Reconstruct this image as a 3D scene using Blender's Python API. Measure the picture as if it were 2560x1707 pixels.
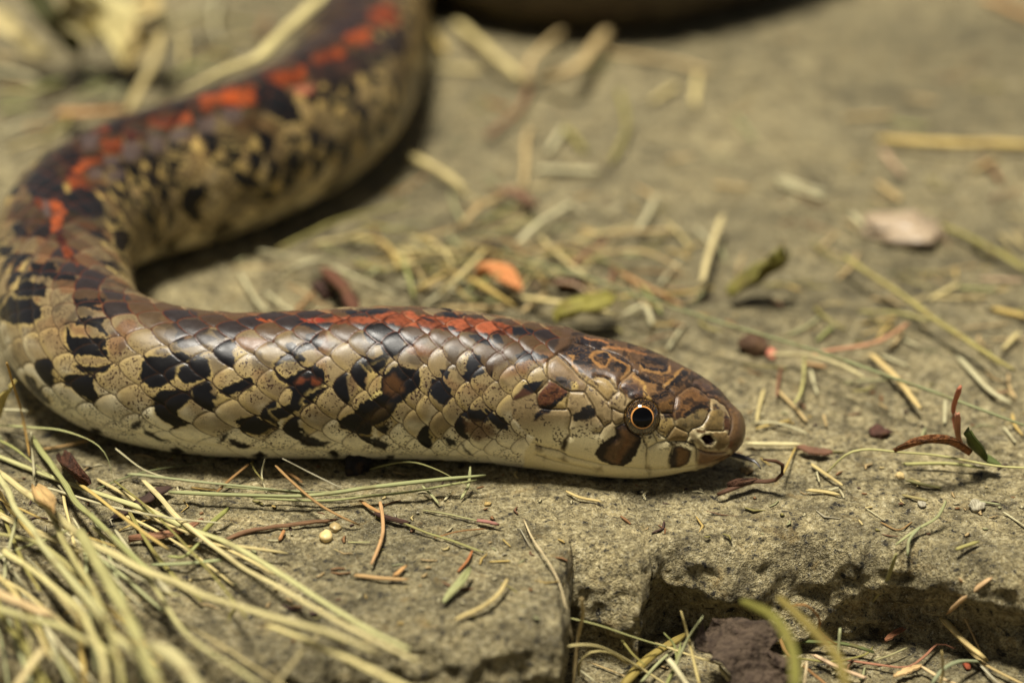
import bpy, math, random
import numpy as np
from mathutils import Vector

# ------------------------------------------------------------------ camera, sky, sun, exposure
# All lengths below are centimetres of the real place; CM turns them into metres.
CM = 0.01
IMG_W, IMG_H = 2560.0, 1707.0
DIST, VIEW_W, PITCH = 40.0, 16.0, math.radians(24.0)
scene = bpy.context.scene
for o in list(bpy.data.objects):
    bpy.data.objects.remove(o, do_unlink=True)
CAM = np.array([0.0, -DIST * math.cos(PITCH), DIST * math.sin(PITCH)])
FWD = np.array([0.0, math.cos(PITCH), -math.sin(PITCH)])
RGT = np.array([1.0, 0.0, 0.0])
UPV = np.array([0.0, math.sin(PITCH), math.cos(PITCH)])
cam_data = bpy.data.cameras.new("camera")
cam = bpy.data.objects.new("camera", cam_data)
scene.collection.objects.link(cam)
cam.location = Vector(CAM * CM)
cam.rotation_euler = (math.pi / 2 - PITCH, 0, 0)
cam_data.sensor_width = 36.0
cam_data.lens = 36.0 * DIST / VIEW_W
cam_data.clip_start = 0.02
cam_data.clip_end = 200.0
cam_data.dof.use_dof = True
cam_data.dof.focus_distance = 0.3475
cam_data.dof.aperture_fstop = 10.8
scene.camera = cam

SUN_EL, SUN_AZ = math.radians(82.0), math.radians(262.0)   # azimuth clockwise from +Y
world = bpy.data.worlds.new("World")
scene.world = world
world.use_nodes = True
wn, wl = world.node_tree.nodes, world.node_tree.links
wn.clear()
sky = wn.new("ShaderNodeTexSky")
sky.sky_type = 'NISHITA'
sky.sun_disc = False
sky.sun_elevation = SUN_EL
sky.sun_rotation = SUN_AZ
sky.dust_density = 0.4
sky.air_density = 0.4
hs = wn.new("ShaderNodeHueSaturation")
hs.inputs["Saturation"].default_value = 0.06      # milky, thinly clouded sky
bg = wn.new("ShaderNodeBackground")
bg.inputs["Strength"].default_value = 0.05
wo = wn.new("ShaderNodeOutputWorld")
wl.new(sky.outputs[0], hs.inputs["Color"])
wl.new(hs.outputs[0], bg.inputs["Color"])
wl.new(bg.outputs[0], wo.inputs["Surface"])
sun_data = bpy.data.lights.new("sun", 'SUN')
sun_data.energy = 5.0
sun_data.angle = math.radians(14.0)
sun_data.color = (1.0, 0.945, 0.84)
sun = bpy.data.objects.new("sun", sun_data)
scene.collection.objects.link(sun)
sd = Vector((math.sin(SUN_AZ) * math.cos(SUN_EL), math.cos(SUN_AZ) * math.cos(SUN_EL), math.sin(SUN_EL)))
sun.rotation_euler = sd.to_track_quat('Z', 'Y').to_euler()
sun.location = sd * 2
scene.view_settings.view_transform = 'Standard'
scene.view_settings.look = 'None'
scene.view_settings.gamma = 1.0
scene.view_settings.exposure = 0.54
scene.view_settings.use_curve_mapping = False

# ------------------------------------------------------------------ helpers
def lin(c):
    c = np.asarray(c, dtype=np.float64) / 255.0
    return np.where(c <= 0.04045, c / 12.92, ((c + 0.055) / 1.055) ** 2.4)

def px_ray(px, py):
    sx = (px - IMG_W / 2) / IMG_W * VIEW_W / DIST
    sy = -(py - IMG_H / 2) / IMG_W * VIEW_W / DIST
    return FWD + RGT * sx + UPV * sy

def at(px, py, z=0.0):
    """photo pixel -> point on the level z (cm)"""
    d = px_ray(px, py)
    return CAM + d * ((z - CAM[2]) / d[2])

def project(P):
    d = P - CAM
    dep = d @ FWD
    k = IMG_W * DIST / VIEW_W
    return IMG_W / 2 + (d @ RGT) / dep * k, IMG_H / 2 - (d @ UPV) / dep * k, dep

PX = VIEW_W / DIST / IMG_W       # size of one photo pixel per cm of depth

def h32(a):
    a = (a ^ (a >> np.uint32(16))) * np.uint32(0x7feb352d)
    a = (a ^ (a >> np.uint32(15))) * np.uint32(0x846ca68b)
    return a ^ (a >> np.uint32(16))

def hash3(i, j, k, seed=0):
    with np.errstate(over='ignore'):
        a = (np.asarray(i).astype(np.int64) & 0xffffffff).astype(np.uint32) * np.uint32(73856093)
        b = (np.asarray(j).astype(np.int64) & 0xffffffff).astype(np.uint32) * np.uint32(19349663)
        c = (np.asarray(k).astype(np.int64) & 0xffffffff).astype(np.uint32) * np.uint32(83492791)
        return h32(a ^ b ^ c ^ np.uint32(seed * 2654435761 & 0xffffffff)).astype(np.float64) / 4294967295.0

def vnoise(x, y, z, seed=0):
    x, y, z = np.broadcast_arrays(np.asarray(x, float), np.asarray(y, float), np.asarray(z, float))
    xi, yi, zi = np.floor(x), np.floor(y), np.floor(z)
    fx, fy, fz = x - xi, y - yi, z - zi
    fx, fy, fz = fx * fx * (3 - 2 * fx), fy * fy * (3 - 2 * fy), fz * fz * (3 - 2 * fz)
    out = 0
    for dx in (0, 1):
        for dy in (0, 1):
            for dz in (0, 1):
                w = (fx if dx else 1 - fx) * (fy if dy else 1 - fy) * (fz if dz else 1 - fz)
                out = out + w * hash3(xi + dx, yi + dy, zi + dz, seed)
    return out * 2 - 1

def sstep(a, b, x):
    t = np.clip((x - a) / (b - a), 0, 1)
    return t * t * (3 - 2 * t)

def cat_rom(P, n):
    """smooth curve through the points, n samples evenly spaced by length"""
    P = np.asarray(P, float)
    if len(P) == 2:
        P = np.vstack([P[0], (P[0] + P[1]) / 2, P[1]])
    Q = np.vstack([2 * P[0] - P[1], P, 2 * P[-1] - P[-2]])
    out = []
    t = np.linspace(0, 1, 24, endpoint=False)[:, None]
    for i in range(1, len(Q) - 2):
        a, b, c, d = Q[i - 1], Q[i], Q[i + 1], Q[i + 2]
        out.append(0.5 * (2 * b + (c - a) * t + (2 * a - 5 * b + 4 * c - d) * t * t + (3 * b - a - 3 * c + d) * t ** 3))
    out = np.vstack(out + [P[-1:]])
    s = np.concatenate([[0], np.cumsum(np.linalg.norm(np.diff(out[:, :3], axis=0), axis=1))])
    q = np.linspace(0, s[-1], n)
    return np.stack([np.interp(q, s, out[:, k]) for k in range(out.shape[1])], 1)

def link(o, parent=None):
    scene.collection.objects.link(o)
    if parent is not None:
        o.parent = parent
    return o

def mesh_obj(name, verts, faces, mat, parent=None, uv=None, col=None, smooth=True):
    me = bpy.data.meshes.new(name)
    v = np.asarray(verts, dtype=np.float32) * CM
    f = np.asarray(faces, dtype=np.int32)
    k = f.shape[1]
    me.vertices.add(len(v))
    me.vertices.foreach_set("co", v.ravel())
    me.loops.add(f.size)
    me.loops.foreach_set("vertex_index", f.ravel())
    me.polygons.add(len(f))
    me.polygons.foreach_set("loop_start", np.arange(0, f.size, k, dtype=np.int32))
    me.polygons.foreach_set("loop_total", np.full(len(f), k, dtype=np.int32))
    if smooth:
        me.polygons.foreach_set("use_smooth", np.ones(len(f), dtype=bool))
    me.update(calc_edges=True)
    if uv is not None:
        lay = me.uv_layers.new(name="UVMap")
        lay.data.foreach_set("uv", np.asarray(uv, dtype=np.float32)[f.ravel()].ravel())
    if col is not None:
        a = me.color_attributes.new("skin", 'FLOAT_COLOR', 'POINT')
        c = np.ones((len(v), 4), dtype=np.float32)
        c[:, :col.shape[1]] = col
        a.data.foreach_set("color", c.ravel())
    me.validate()
    if mat:
        me.materials.append(mat)
    return link(bpy.data.objects.new(name, me), parent)

def tag(o, label=None, cat=None, group=None, kind=None):
    if label: o["label"] = label
    if cat: o["category"] = cat
    if group: o["group"] = group
    if kind: o["kind"] = kind
    return o

def new_mat(name):
    m = bpy.data.materials.new(name)
    m.use_nodes = True
    nt = m.node_tree
    b = nt.nodes["Principled BSDF"]
    return m, nt, b

def N(nt, typ, **kw):
    n = nt.nodes.new(typ)
    for k, v in kw.items():
        if hasattr(n, k) and k not in n.inputs:
            setattr(n, k, v)
        else:
            n.inputs[k].default_value = v
    return n

def ramp(nt, stops, interp='LINEAR'):
    r = nt.nodes.new("ShaderNodeValToRGB")
    r.color_ramp.interpolation = interp
    el = r.color_ramp.elements
    while len(el) < len(stops):
        el.new(0.5)
    for e, (p, c) in zip(el, stops):
        e.position = p
        e.color = (*c, 1.0) if len(c) == 3 else c
    return r

def mixc(nt, fac, a, b, mode='MIX'):
    m = nt.nodes.new("ShaderNodeMix")
    m.data_type = 'RGBA'
    m.blend_type = mode
    for sock, val in ((m.inputs[0], fac), (m.inputs[6], a), (m.inputs[7], b)):
        if hasattr(val, "is_linked"):
            nt.links.new(val, sock)
        elif isinstance(val, (int, float)):
            sock.default_value = val
        else:
            sock.default_value = (*val, 1.0)
    return m.outputs[2]

# ------------------------------------------------------------------ stone ground
def ground_z(x, y):
    return (0.07 * vnoise(x / 3.1, y / 3.1, 0.3, 3) + 0.035 * vnoise(x / .9, y / .9, 1.7, 4)
            + 0.016 * vnoise(x / .26, y / .26, 2.2, 5)) - 0.03

LIP_LEFT = [(-400, 1690), (0, 1672), (260, 1664), (500, 1655), (800, 1652), (1100, 1618), (1300, 1600), (1398, 1598)]
LIP_RIGHT = [(1424, 1402), (1500, 1398), (1560, 1412), (1598, 1424), (1622, 1388), (1690, 1378), (1780, 1384), (1860, 1376),
             (1950, 1366), (2010, 1362), (2080, 1362), (2200, 1376), (2300, 1388), (2380, 1404), (2470, 1418), (2560, 1440), (3000, 1470)]
_lip = np.array([at(px, py, -0.05)[:2] for px, py in LIP_LEFT + LIP_RIGHT])
LOW_Z = -1.5

def lip_y(x):
    y = np.interp(x, _lip[:, 0], _lip[:, 1])
    return y + 0.06 * vnoise(x / .55, 3.3, 0, 11) + 0.05 * vnoise(x / .17, 3.3, 0, 12)

def build_ground(mat):
    j1, j2 = at(1412, 1500)[0], at(1610, 1420)[0]
    core = np.arange(-11.5, 11.5, 0.055)
    xs = np.concatenate([core, np.arange(j1 - .22, j1 + .22, .012), np.arange(j2 - .2, j2 + .2, .014)])
    g = 11.5 * 1.18 ** np.arange(1, 24)
    xs = np.unique(np.concatenate([xs, g, -g]))
    nx = len(xs)
    far = np.concatenate([36 * 1.22 ** np.arange(18, 0, -1), np.linspace(36, 12, 130, endpoint=False),
                          np.linspace(12, -3.6, 190, endpoint=False)])
    ly = lip_y(xs)
    rows_y, rows_z, flat = [], [], []
    for y in far:
        rows_y.append(np.full(nx, y)); rows_z.append(np.zeros(nx)); flat.append(1)
    n1 = 96
    X0 = lambda px: at(px, 1450)[0]
    rad = np.interp(xs, [X0(1200), X0(1430), X0(1600), X0(1640), X0(1800), X0(1930), X0(2060), X0(2120), X0(2560)], [.42, .6, .6, .45, .7, .85, .8, .5, .5])
    for t in np.linspace(0, 1, n1):
        y = -3.6 + (ly + rad + 3.6) * t
        rows_y.append(y); rows_z.append(np.zeros(nx)); flat.append(1)
    # rounded lip and broken face, in profile
    under = np.interp(xs, [X0(1400), X0(1430), X0(1600), X0(1625), X0(1740), X0(1880), X0(1960), X0(2050), X0(2110), X0(2260), X0(2600), X0(2900)], [.0, -.06, -.06, .5, .55, .3, -.05, -.2, -.05, .25, .3, .2])
    mid = ((xs > j1) & (xs < j2)).astype(float)
    nf = 72
    for k in range(1, nf + 1):
        t = k / nf
        if t < 0.22:
            a = t / 0.22 * math.pi / 2
            y = ly + rad * (1 - math.sin(a)); z = -rad * (1 - math.cos(a)) + 0 * xs
        else:
            s = (t - 0.22) / 0.78
            z = -rad + (LOW_Z + rad) * s + 0 * xs
            y = ly + under * (1 - (1 - min(1, s * 1.6)) ** 2)
            y = y + 0.05 * np.sin(s * 9 + xs * 1.3) * s
        rows_y.append(y); rows_z.append(z); flat.append(0)
    last = rows_y[-1]
    for t in np.linspace(0, 1, 75)[1:]:
        rows_y.append(last + (-15.0 - last) * t); rows_z.append(np.full(nx, LOW_Z)); flat.append(1)
    for y in -15 - 1.1 * 1.32 ** np.arange(1, 20):
        rows_y.append(np.full(nx, y)); rows_z.append(np.full(nx, LOW_Z)); flat.append(1)
    Y, Z = np.array(rows_y), np.array(rows_z)
    X = np.broadcast_to(xs, Y.shape).copy()
    fl = np.array(flat)[:, None]
    low = sstep(-.25, -.9, Z)
    Z2 = Z + ground_z(X, Y) * (1 - .4 * low) + 0.06 * low * vnoise(X / 1.1, Y / 1.1, 7.7, 21)
    fine = 0.016 * vnoise(X / .085, Y / .085, Z / .085, 8) + 0.012 * vnoise(X / .15, Y / .15, Z / .15, 9)
    near = sstep(16, 2, Y)
    Z2 += fine * near * fl
    face = 1 - fl
    steep = face * sstep(-.02, -.3, Z) * sstep(LOW_Z - .02, LOW_Z + .25, Z)
    dY = 0.16 * vnoise(X / .6, Z / .45, 3.3, 31) + 0.10 * vnoise(X / .24, Z / .2, 9.1, 32) + 0.05 * vnoise(X / .1, Z / .1, 5, 33)
    Y2 = Y + dY * steep
    X2 = X + 0.03 * vnoise(X / .3, Y / .3, Z / .3, 34) * steep
    for jx in (j1, j2):
        X2 = X2 + (.07 * vnoise(Y / .5, Z / .4, 1, 35) + .035 * vnoise(Y / .16, Z / .14, 2, 36)) * np.exp(-((X - jx) / .3) ** 2) * (Y < -4.2)
    # hairline crack running back from the notch
    cx = at(1592, 1230)[0]
    for (c0, y0, y1, dep) in ((at(1590, 1240)[0], lip_y(np.array([cx]))[0], at(1590, 1165)[1], .05), (at(1398, 1340)[0], at(1410, 1600)[1], at(1396, 1215)[1], .035)):
        yy = np.clip((Y - y0) / (y1 - y0), 0, 1)
        d = np.abs(X - c0 - .05 * vnoise(Y / .4, 0, 0, 41) - .03 * (1 - yy))
        Z2 -= dep * np.exp(-(d / .045) ** 2) * ((Y > y0 - .2) & (Y < y1)) * (1 - yy) ** .5
    nr = len(rows_y)
    idx = np.arange(nr * nx).reshape(nr, nx)
    faces = np.stack([idx[1:, :-1], idx[1:, 1:], idx[:-1, 1:], idx[:-1, :-1]], -1).reshape(-1, 4)
    V = np.stack([X2, Y2, Z2], -1).reshape(-1, 3)
    o = mesh_obj("stone_ground", V, faces, mat)
    tag(o, "olive grey rough sandstone paving with a broken step at its front edge", "ground", kind="structure")
    return o

def stone_material():
    m, nt, b = new_mat("stone")
    L = nt.links
    tc = N(nt, "ShaderNodeTexCoord")
    mp = N(nt, "ShaderNodeMapping"); mp.inputs["Scale"].default_value = (100, 100, 100)
    L.new(tc.outputs["Object"], mp.inputs["Vector"])
    def noise(scale, detail=4, rough=.6):
        n = N(nt, "ShaderNodeTexNoise"); n.inputs["Scale"].default_value = scale
        n.inputs["Detail"].default_value = detail; n.inputs["Roughness"].default_value = rough
        L.new(mp.outputs[0], n.inputs["Vector"]); return n
    big = noise(.33, 3); mid = noise(1.9, 4); grain = noise(15, 3, .8); tiny = noise(38, 2, .6)
    vor = N(nt, "ShaderNodeTexVoronoi"); vor.inputs["Scale"].default_value = 13; L.new(mp.outputs[0], vor.inputs["Vector"])
    r1 = ramp(nt, [(.34, lin((34, 29, 20))), (.43, lin((118, 108, 76))), (.53, lin((182, 169, 126))), (.68, lin((250, 242, 206)))])
    L.new(grain.outputs[0], r1.inputs[0])
    vc = ramp(nt, [(0, lin((92, 83, 58))), (.5, lin((164, 151, 110))), (1, lin((222, 208, 162)))])
    L.new(vor.outputs["Color"], vc.inputs[0])
    c = mixc(nt, .38, r1.outputs[0], vc.outputs[0])
    r2 = ramp(nt, [(.36, (.42, .41, .38)), (.48, (.92, .92, .90)), (.64, (1.26, 1.24, 1.18))])
    L.new(mid.outputs[0], r2.inputs[0])
    c = mixc(nt, .85, c, r2.outputs[0], 'MULTIPLY')
    r3 = ramp(nt, [(.36, lin((168, 162, 136))), (.62, lin((255, 244, 214)))])
    L.new(big.outputs[0], r3.inputs[0])
    c = mixc(nt, .35, c, r3.outputs[0], 'MULTIPLY')
    huge = noise(.11, 3, .6); rh = ramp(nt, [(.38, (.66, .66, .64)), (.60, (1.08, 1.07, 1.05))]); L.new(huge.outputs[0], rh.inputs[0])
    c = mixc(nt, 1.0, c, rh.outputs[0], 'MULTIPLY')
    # dark lichen flecks, ochre and mossy stains
    fl = noise(7.5, 5, .7); rf = ramp(nt, [(.55, (0, 0, 0)), (.63, (1, 1, 1))]); L.new(fl.outputs[0], rf.inputs[0])
    c = mixc(nt, rf.outputs[0], c, lin((42, 38, 30)))
    oc = noise(2.7, 3); oc.inputs["Distortion"].default_value = .6
    ro = ramp(nt, [(.60, (0, 0, 0)), (.76, (.55, .55, .55))]); L.new(oc.outputs[0], ro.inputs[0])
    c = mixc(nt, ro.outputs[0], c, lin((150, 122, 62)))
    wt = ramp(nt, [(.64, (0, 0, 0)), (.71, (1, 1, 1))]); L.new(tiny.outputs[0], wt.inputs[0])
    c = mixc(nt, wt.outputs[0], c, lin((196, 188, 160)))
    hv = N(nt, "ShaderNodeHueSaturation"); hv.inputs["Saturation"].default_value = .95; hv.inputs["Value"].default_value = .95
    L.new(c, hv.inputs["Color"]); L.new(hv.outputs[0], b.inputs["Base Color"])
    b.inputs["Roughness"].default_value = .8
    b.inputs["Specular IOR Level"].default_value = .35
    ad = N(nt, "ShaderNodeMath", operation='MULTIPLY_ADD'); ad.inputs[1].default_value = .5
    L.new(tiny.outputs[0], ad.inputs[0]); L.new(grain.outputs[0], ad.inputs[2])
    ad2 = N(nt, "ShaderNodeMath", operation='MULTIPLY_ADD'); ad2.inputs[1].default_value = -.35
    L.new(vor.outputs["Distance"], ad2.inputs[0]); L.new(ad.outputs[0], ad2.inputs[2])
    bp = N(nt, "ShaderNodeBump"); bp.inputs["Strength"].default_value = .9; bp.inputs["Distance"].default_value = .0016
    L.new(ad2.outputs[0], bp.inputs["Height"]); L.new(bp.outputs[0], b.inputs["Normal"])
    return m

STONE = stone_material()
build_ground(STONE)
# ------------------------------------------------------------------ snake: path
# (centre x, centre y, half width) read off the photograph, from the neck to the tail
BODY_PX = [(1370, 993, 172), (1300, 984, 178), (1236, 974, 184), (1120, 962, 188), (998, 957, 190), (880, 958, 188), (740, 963, 183),
           (600, 965, 179), (500, 959, 179), (420, 947, 180), (330, 925, 180), (246, 888, 180), (190, 830, 178), (160, 750, 176),
           (153, 665, 175), (168, 590, 175), (212, 535, 176), (270, 502, 178), (345, 470, 181), (440, 445, 183), (550, 410, 182),
           (660, 368, 180), (760, 318, 177), (840, 255, 172), (890, 175, 163), (916, 90, 152), (925, 0, 145)]
HEAD_PX = [(1863.5, 1071, 1, 1.5), (1862, 1071, 12, 1.5), (1858, 1071.5, 28, 1.48), (1850, 1072, 42, 1.42), (1833, 1073, 56, 1.38),
           (1812, 1073, 71, 1.32), (1778, 1069, 92, 1.25), (1710, 1056, 120, 1.16), (1625, 1041, 145, 1.10), (1540, 1024, 158, 1.07),
           (1438, 1008, 164, 1.02)]

def solve_node(cx, cy, hw):
    z = 1.0
    for _ in range(30):
        p = at(cx, cy, z)
        r = hw * PX * ((p - CAM) @ FWD)
        z = 0.95 * r
    return p, r

nodes = []                                   # x, y, z, silhouette radius, width factor, roll
neck = solve_node(*BODY_PX[0])
for (cx, cy, hw, wf) in HEAD_PX:
    d = px_ray(cx, cy)
    yaw = math.tan(math.radians(9.0))
    # plane through the neck, turned 9 degrees towards the camera
    n = np.array([yaw, 1.0, 0.0])
    t = ((neck[0] - CAM) @ n) / (d @ n)
    p = CAM + d * t
    nodes.append((*p, hw * PX * ((p - CAM) @ FWD), wf, 0))
ROLL = {1236: 12, 1120: 14, 998: 12, 880: 9, 740: 6, 600: 3}
roll = 8
for (cx, cy, hw) in BODY_PX:
    p, r = solve_node(cx, cy, hw)
    roll = ROLL.get(cx, 5 if cx > 1236 else 0)
    nodes.append((*p, r, 1.0, roll))
last = np.array(nodes[-1])
# the hidden coil behind the frame, coming back to show its flank at the top of the picture
fb = solve_node(1430, -112, 185)
B0 = fb[0]; rb = 1.75
coil = [(last[0] - .4, last[1] + 5), (last[0] - 2.2, last[1] + 10), (last[0] - 1.6, last[1] + 16), (last[0] + 3, last[1] + 20.5),
        (last[0] + 9.5, last[1] + 20), (B0[0] + 8.8, B0[1] + 11), (B0[0] + 5.6, B0[1] + 4.6), (B0[0] + 2.4, B0[1] + .9), (B0[0], B0[1]),
        (B0[0] - 2.3, B0[1] + 1.6), (B0[0] - 3.0, B0[1] + 5.2), (B0[0] - .5, B0[1] + 8.5), (B0[0] + 3.2, B0[1] + 8.3), (B0[0] + 4.2, B0[1] + 5.6)]
for k, (x, y) in enumerate(coil):
    r = rb if k < 9 else [1.5, 1.2, .8, .45, .12][k - 9]
    r = min(r, last[3] + .25 * (k + 1))
    nodes.append((x, y, .95 * r, r, 1.0, 0))
nodes = np.array(nodes)
_dense = cat_rom(nodes, 6000)
_s = np.concatenate([[0], np.cumsum(np.linalg.norm(np.diff(_dense[:, :3], axis=0), axis=1))])
# gentle smoothing of the path behind the head
def smooth(a, w):
    k = np.hanning(2 * w + 3)[1:-1]; k /= k.sum()
    return np.convolve(np.pad(a, w, mode='edge'), k, 'valid')
_sm = np.stack([smooth(_dense[:, k], 60) for k in range(6)], 1)
_w = sstep(2.2, 4.0, _s)[:, None]
_dense = _dense * (1 - _w) + _sm * _w
U_NECK = float(_s[np.argmin(np.linalg.norm(_dense[:, :3] - neck[0], axis=1))])
U_BACK = float(_s[np.argmin(np.linalg.norm(_dense[:, :3] - last[:3], axis=1))])
U_END = float(_s[-1])

def u_samples():
    tip = 0.35 * (1 - np.cos(np.linspace(0, math.pi / 2, 46)))
    a = np.arange(.35, 4.3, .0125)[1:]
    b = np.arange(4.3, 13.5, .0165)
    c = np.arange(13.5, U_BACK + 1.5, .026)
    d = np.linspace(U_BACK + 1.5, U_END, 420)
    return np.concatenate([tip, a, b, c, d])

us = u_samples()
S = np.stack([np.interp(us, _s, _dense[:, k]) for k in range(6)], 1)
T = np.gradient(S[:, :3], us, axis=0)
T[:, :] = np.stack([np.interp(us, us, smooth(T[:, k], 6)) for k in range(3)], 1)
T /= np.linalg.norm(T, axis=1, keepdims=True)
T = -T                                                     # towards the head
SIDE = np.cross(T, np.array([0, 0, 1.0])); SIDE /= np.linalg.norm(SIDE, axis=1, keepdims=True)   # the snake's right
UPD = np.cross(SIDE, T)
n_d, n_b = 400, 44
half = np.radians(np.concatenate([np.linspace(0, 132, n_d // 2 + 1)[1:], np.linspace(132, 180, n_b // 2 + 1)[1:]]))
phi = np.concatenate([-half[::-1][1:], [0], half])        # the -180 copy is dropped: closed ring
nphi = len(phi)
mir = np.array([(nphi - 2 - j) if j < nphi - 1 else nphi - 1 for j in range(nphi)])
r_s, wf = S[:, 3], S[:, 4]
w_ = wf * r_s
h_ = np.sqrt(np.maximum(r_s ** 2 - (w_ * math.sin(PITCH)) ** 2, (r_s * .5) ** 2)) / math.cos(PITCH)
h_ = np.where(np.abs(wf - 1) < 1e-3, r_s, h_)
ph = phi[None, :] + np.radians(S[:, 5])[:, None] * 0
cs, sn = np.cos(ph), np.sin(ph)
# the head is boxier than the body: flattened crown, steeper cheeks
box = (sstep(3.6, 2.2, us) * sstep(.0, .5, us))[:, None]
ex = 2.0 + .55 * box
rad = (np.abs(cs) ** ex + np.abs(sn) ** ex) ** (-1 / ex)
rl = np.radians(S[:, 5])[:, None]
ox, oy = w_[:, None] * rad * sn, h_[:, None] * rad * cs
c_, s_ = np.cos(rl), np.sin(rl)
lx, ly_ = ox * c_ + oy * s_, oy * c_ - ox * s_            # roll turns the back towards the camera side
Pos = S[:, None, :3] + SIDE[:, None, :] * lx[..., None] + UPD[:, None, :] * ly_[..., None]

def normals(P):
    du = np.gradient(P, axis=0)
    dv = np.roll(P, -1, 1) - np.roll(P, 1, 1)
    n = np.cross(dv, du)
    return n / (np.linalg.norm(n, axis=2, keepdims=True) + 1e-12)

Nrm = normals(Pos)
if ((Nrm[800] * (Pos[800] - S[800, None, :3])).sum(1) < 0).mean() > .5:
    Nrm = -Nrm
pxx, pyy, dep = project(Pos.reshape(-1, 3))
pxx, pyy = pxx.reshape(ph.shape), pyy.reshape(ph.shape)
vdir = CAM - Pos
vdir /= np.linalg.norm(vdir, axis=2, keepdims=True)
facing = (vdir * Nrm).sum(2)
# the far flank repeats the near one
m_px, m_py, m_f = pxx[:, mir], pyy[:, mir], facing[:, mir]
own = facing > 0.02
QX = np.where(own, pxx, m_px); QY = np.where(own, pyy, m_py)
QF = np.where(own, facing, m_f)

# ------------------------------------------------------------------ snake: scales
ROWS, ROW_MAX = 20, math.radians(119)
u_l = np.array([0, 3.0, 4.0, 6.0, 8.5, 12, 20, U_END])
l_l = np.array([.36, .36, .40, .51, .59, .63, .64, .66])
_uu = np.linspace(0, U_END, 8000)
_pp = np.concatenate([[0], np.cumsum(np.diff(_uu) / np.interp((_uu[1:] + _uu[:-1]) / 2, u_l, l_l))])
pu = np.interp(us, _uu, _pp)[:, None] + 0 * ph
qv = ph / ROW_MAX * (ROWS / 2)
# rows sweep slightly, never ruler straight
pu = pu + .05 * vnoise(pu * .7, qv * .5, 0, 51) + .03 * np.abs(qv)
qv = qv + .10 * vnoise(pu * .8, qv * .6, 4, 52)
best_pc = np.full(ph.shape, 1e9); best_r = np.full(ph.shape, 2.0)
best_a = np.zeros(ph.shape); best_b = np.zeros(ph.shape)
sid_m = np.zeros(ph.shape); sid_q = np.zeros(ph.shape)
A_, B_, EXP = .60, 1.16, 1.55
q0 = np.round(qv)
for dq in (-1, 0, 1, ):
    q = q0 + dq
    off = np.mod(q, 2) * .5
    m0 = np.round(pu - off)
    for dm in (-1, 0, 1):
        mm = m0 + dm
        pc = mm + off
        a, b = pu - pc, qv - q
        # shield: pointed in front (hidden), rounded behind (free edge)
        r = ((np.abs(a) / A_) ** EXP + (np.abs(b) / B_) ** EXP) ** (1 / EXP)
        ok = (r < 1) & (pc < best_pc - 1e-6)
        best_pc = np.where(ok, pc, best_pc); best_r = np.where(ok, r, best_r)
        best_a = np.where(ok, a, best_a); best_b = np.where(ok, b, best_b)
        sid_m = np.where(ok, mm, sid_m); sid_q = np.where(ok, q, sid_q)
skin = best_r > 1.5
best_r = np.where(skin, 1.0, best_r)
aq = np.abs(qv)
dorsal = sstep(ROWS / 2 + .3, ROWS / 2 - .4, aq)
# distance-like measure to the nearest free edge ahead: the hidden front of a scale ends under its neighbours
hgt = .016 * (best_a / A_) + .021 * (1 - best_r ** 4.5) - .004
hgt = np.where(skin, -.016, hgt)
# belly plates: one per scale length, edges running across
vp = np.mod(pu + .25 * sstep(ROWS / 2, ROWS / 2 + 2, aq), 1.0)
vh = .010 * vp * sstep(0, .06, vp) - .004
disp = hgt * dorsal + vh * (1 - dorsal)
h1 = hash3(sid_m, sid_q, 1, 7); h2 = hash3(sid_m, sid_q, 2, 7); h3 = hash3(sid_m, sid_q, 3, 7)

# ------------------------------------------------------------------ snake: painting tools
CROPS = {'1': (1200, 780, 2.94), '2': (600, 740, 2.94), '3': (0, 640, 2.614), '4': (0, 200, 2.904), '5': (500, 0, 2.45),
         'A': (1340, 820, 7.84), 'B': (1600, 860, 7.84), 'C': (1340, 1000, 7.84), 'D': (1600, 1000, 7.84),
         'F': (0, 1100, 2.583), 'G': (800, 1150, 2.613), 'R': (1660, 1050, 2.387), 'M': (1660, 450, 2.412), 'N': (600, 450, 2.138),
         'P': (1000, 0, 1.5077), 'Q': (0, 0, 2.613), 'o': (0, 0, 1.0)}

def pts(crop, s):
    ox, oy, k = CROPS[crop]
    v = np.array([[float(t) for t in w.split(',')[:2]] for w in s.split()])
    return v / k + np.array([ox, oy])

flat_x, flat_y = QX.ravel(), QY.ravel()
wx = 2.6 * vnoise(flat_x / 9, flat_y / 9, 0, 61) + 1.4 * vnoise(flat_x / 3.5, flat_y / 3.5, 0, 62)
wy = 2.6 * vnoise(flat_x / 9, flat_y / 9, 5, 63) + 1.4 * vnoise(flat_x / 3.5, flat_y / 3.5, 5, 64)

def in_box(lo, hi, m):
    return np.nonzero((flat_x > lo[0] - m) & (flat_x < hi[0] + m) & (flat_y > lo[1] - m) & (flat_y < hi[1] + m))[0]

def seg_dist(x, y, P, closed):
    d = np.full(x.shape, 1e9)
    n = len(P)
    for i in range(n if closed else n - 1):
        a, b = P[i], P[(i + 1) % n]
        e = b - a
        t = np.clip(((x - a[0]) * e[0] + (y - a[1]) * e[1]) / (e @ e + 1e-9), 0, 1)
        d = np.minimum(d, np.hypot(x - a[0] - t * e[0], y - a[1] - t * e[1]))
    return d

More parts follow.
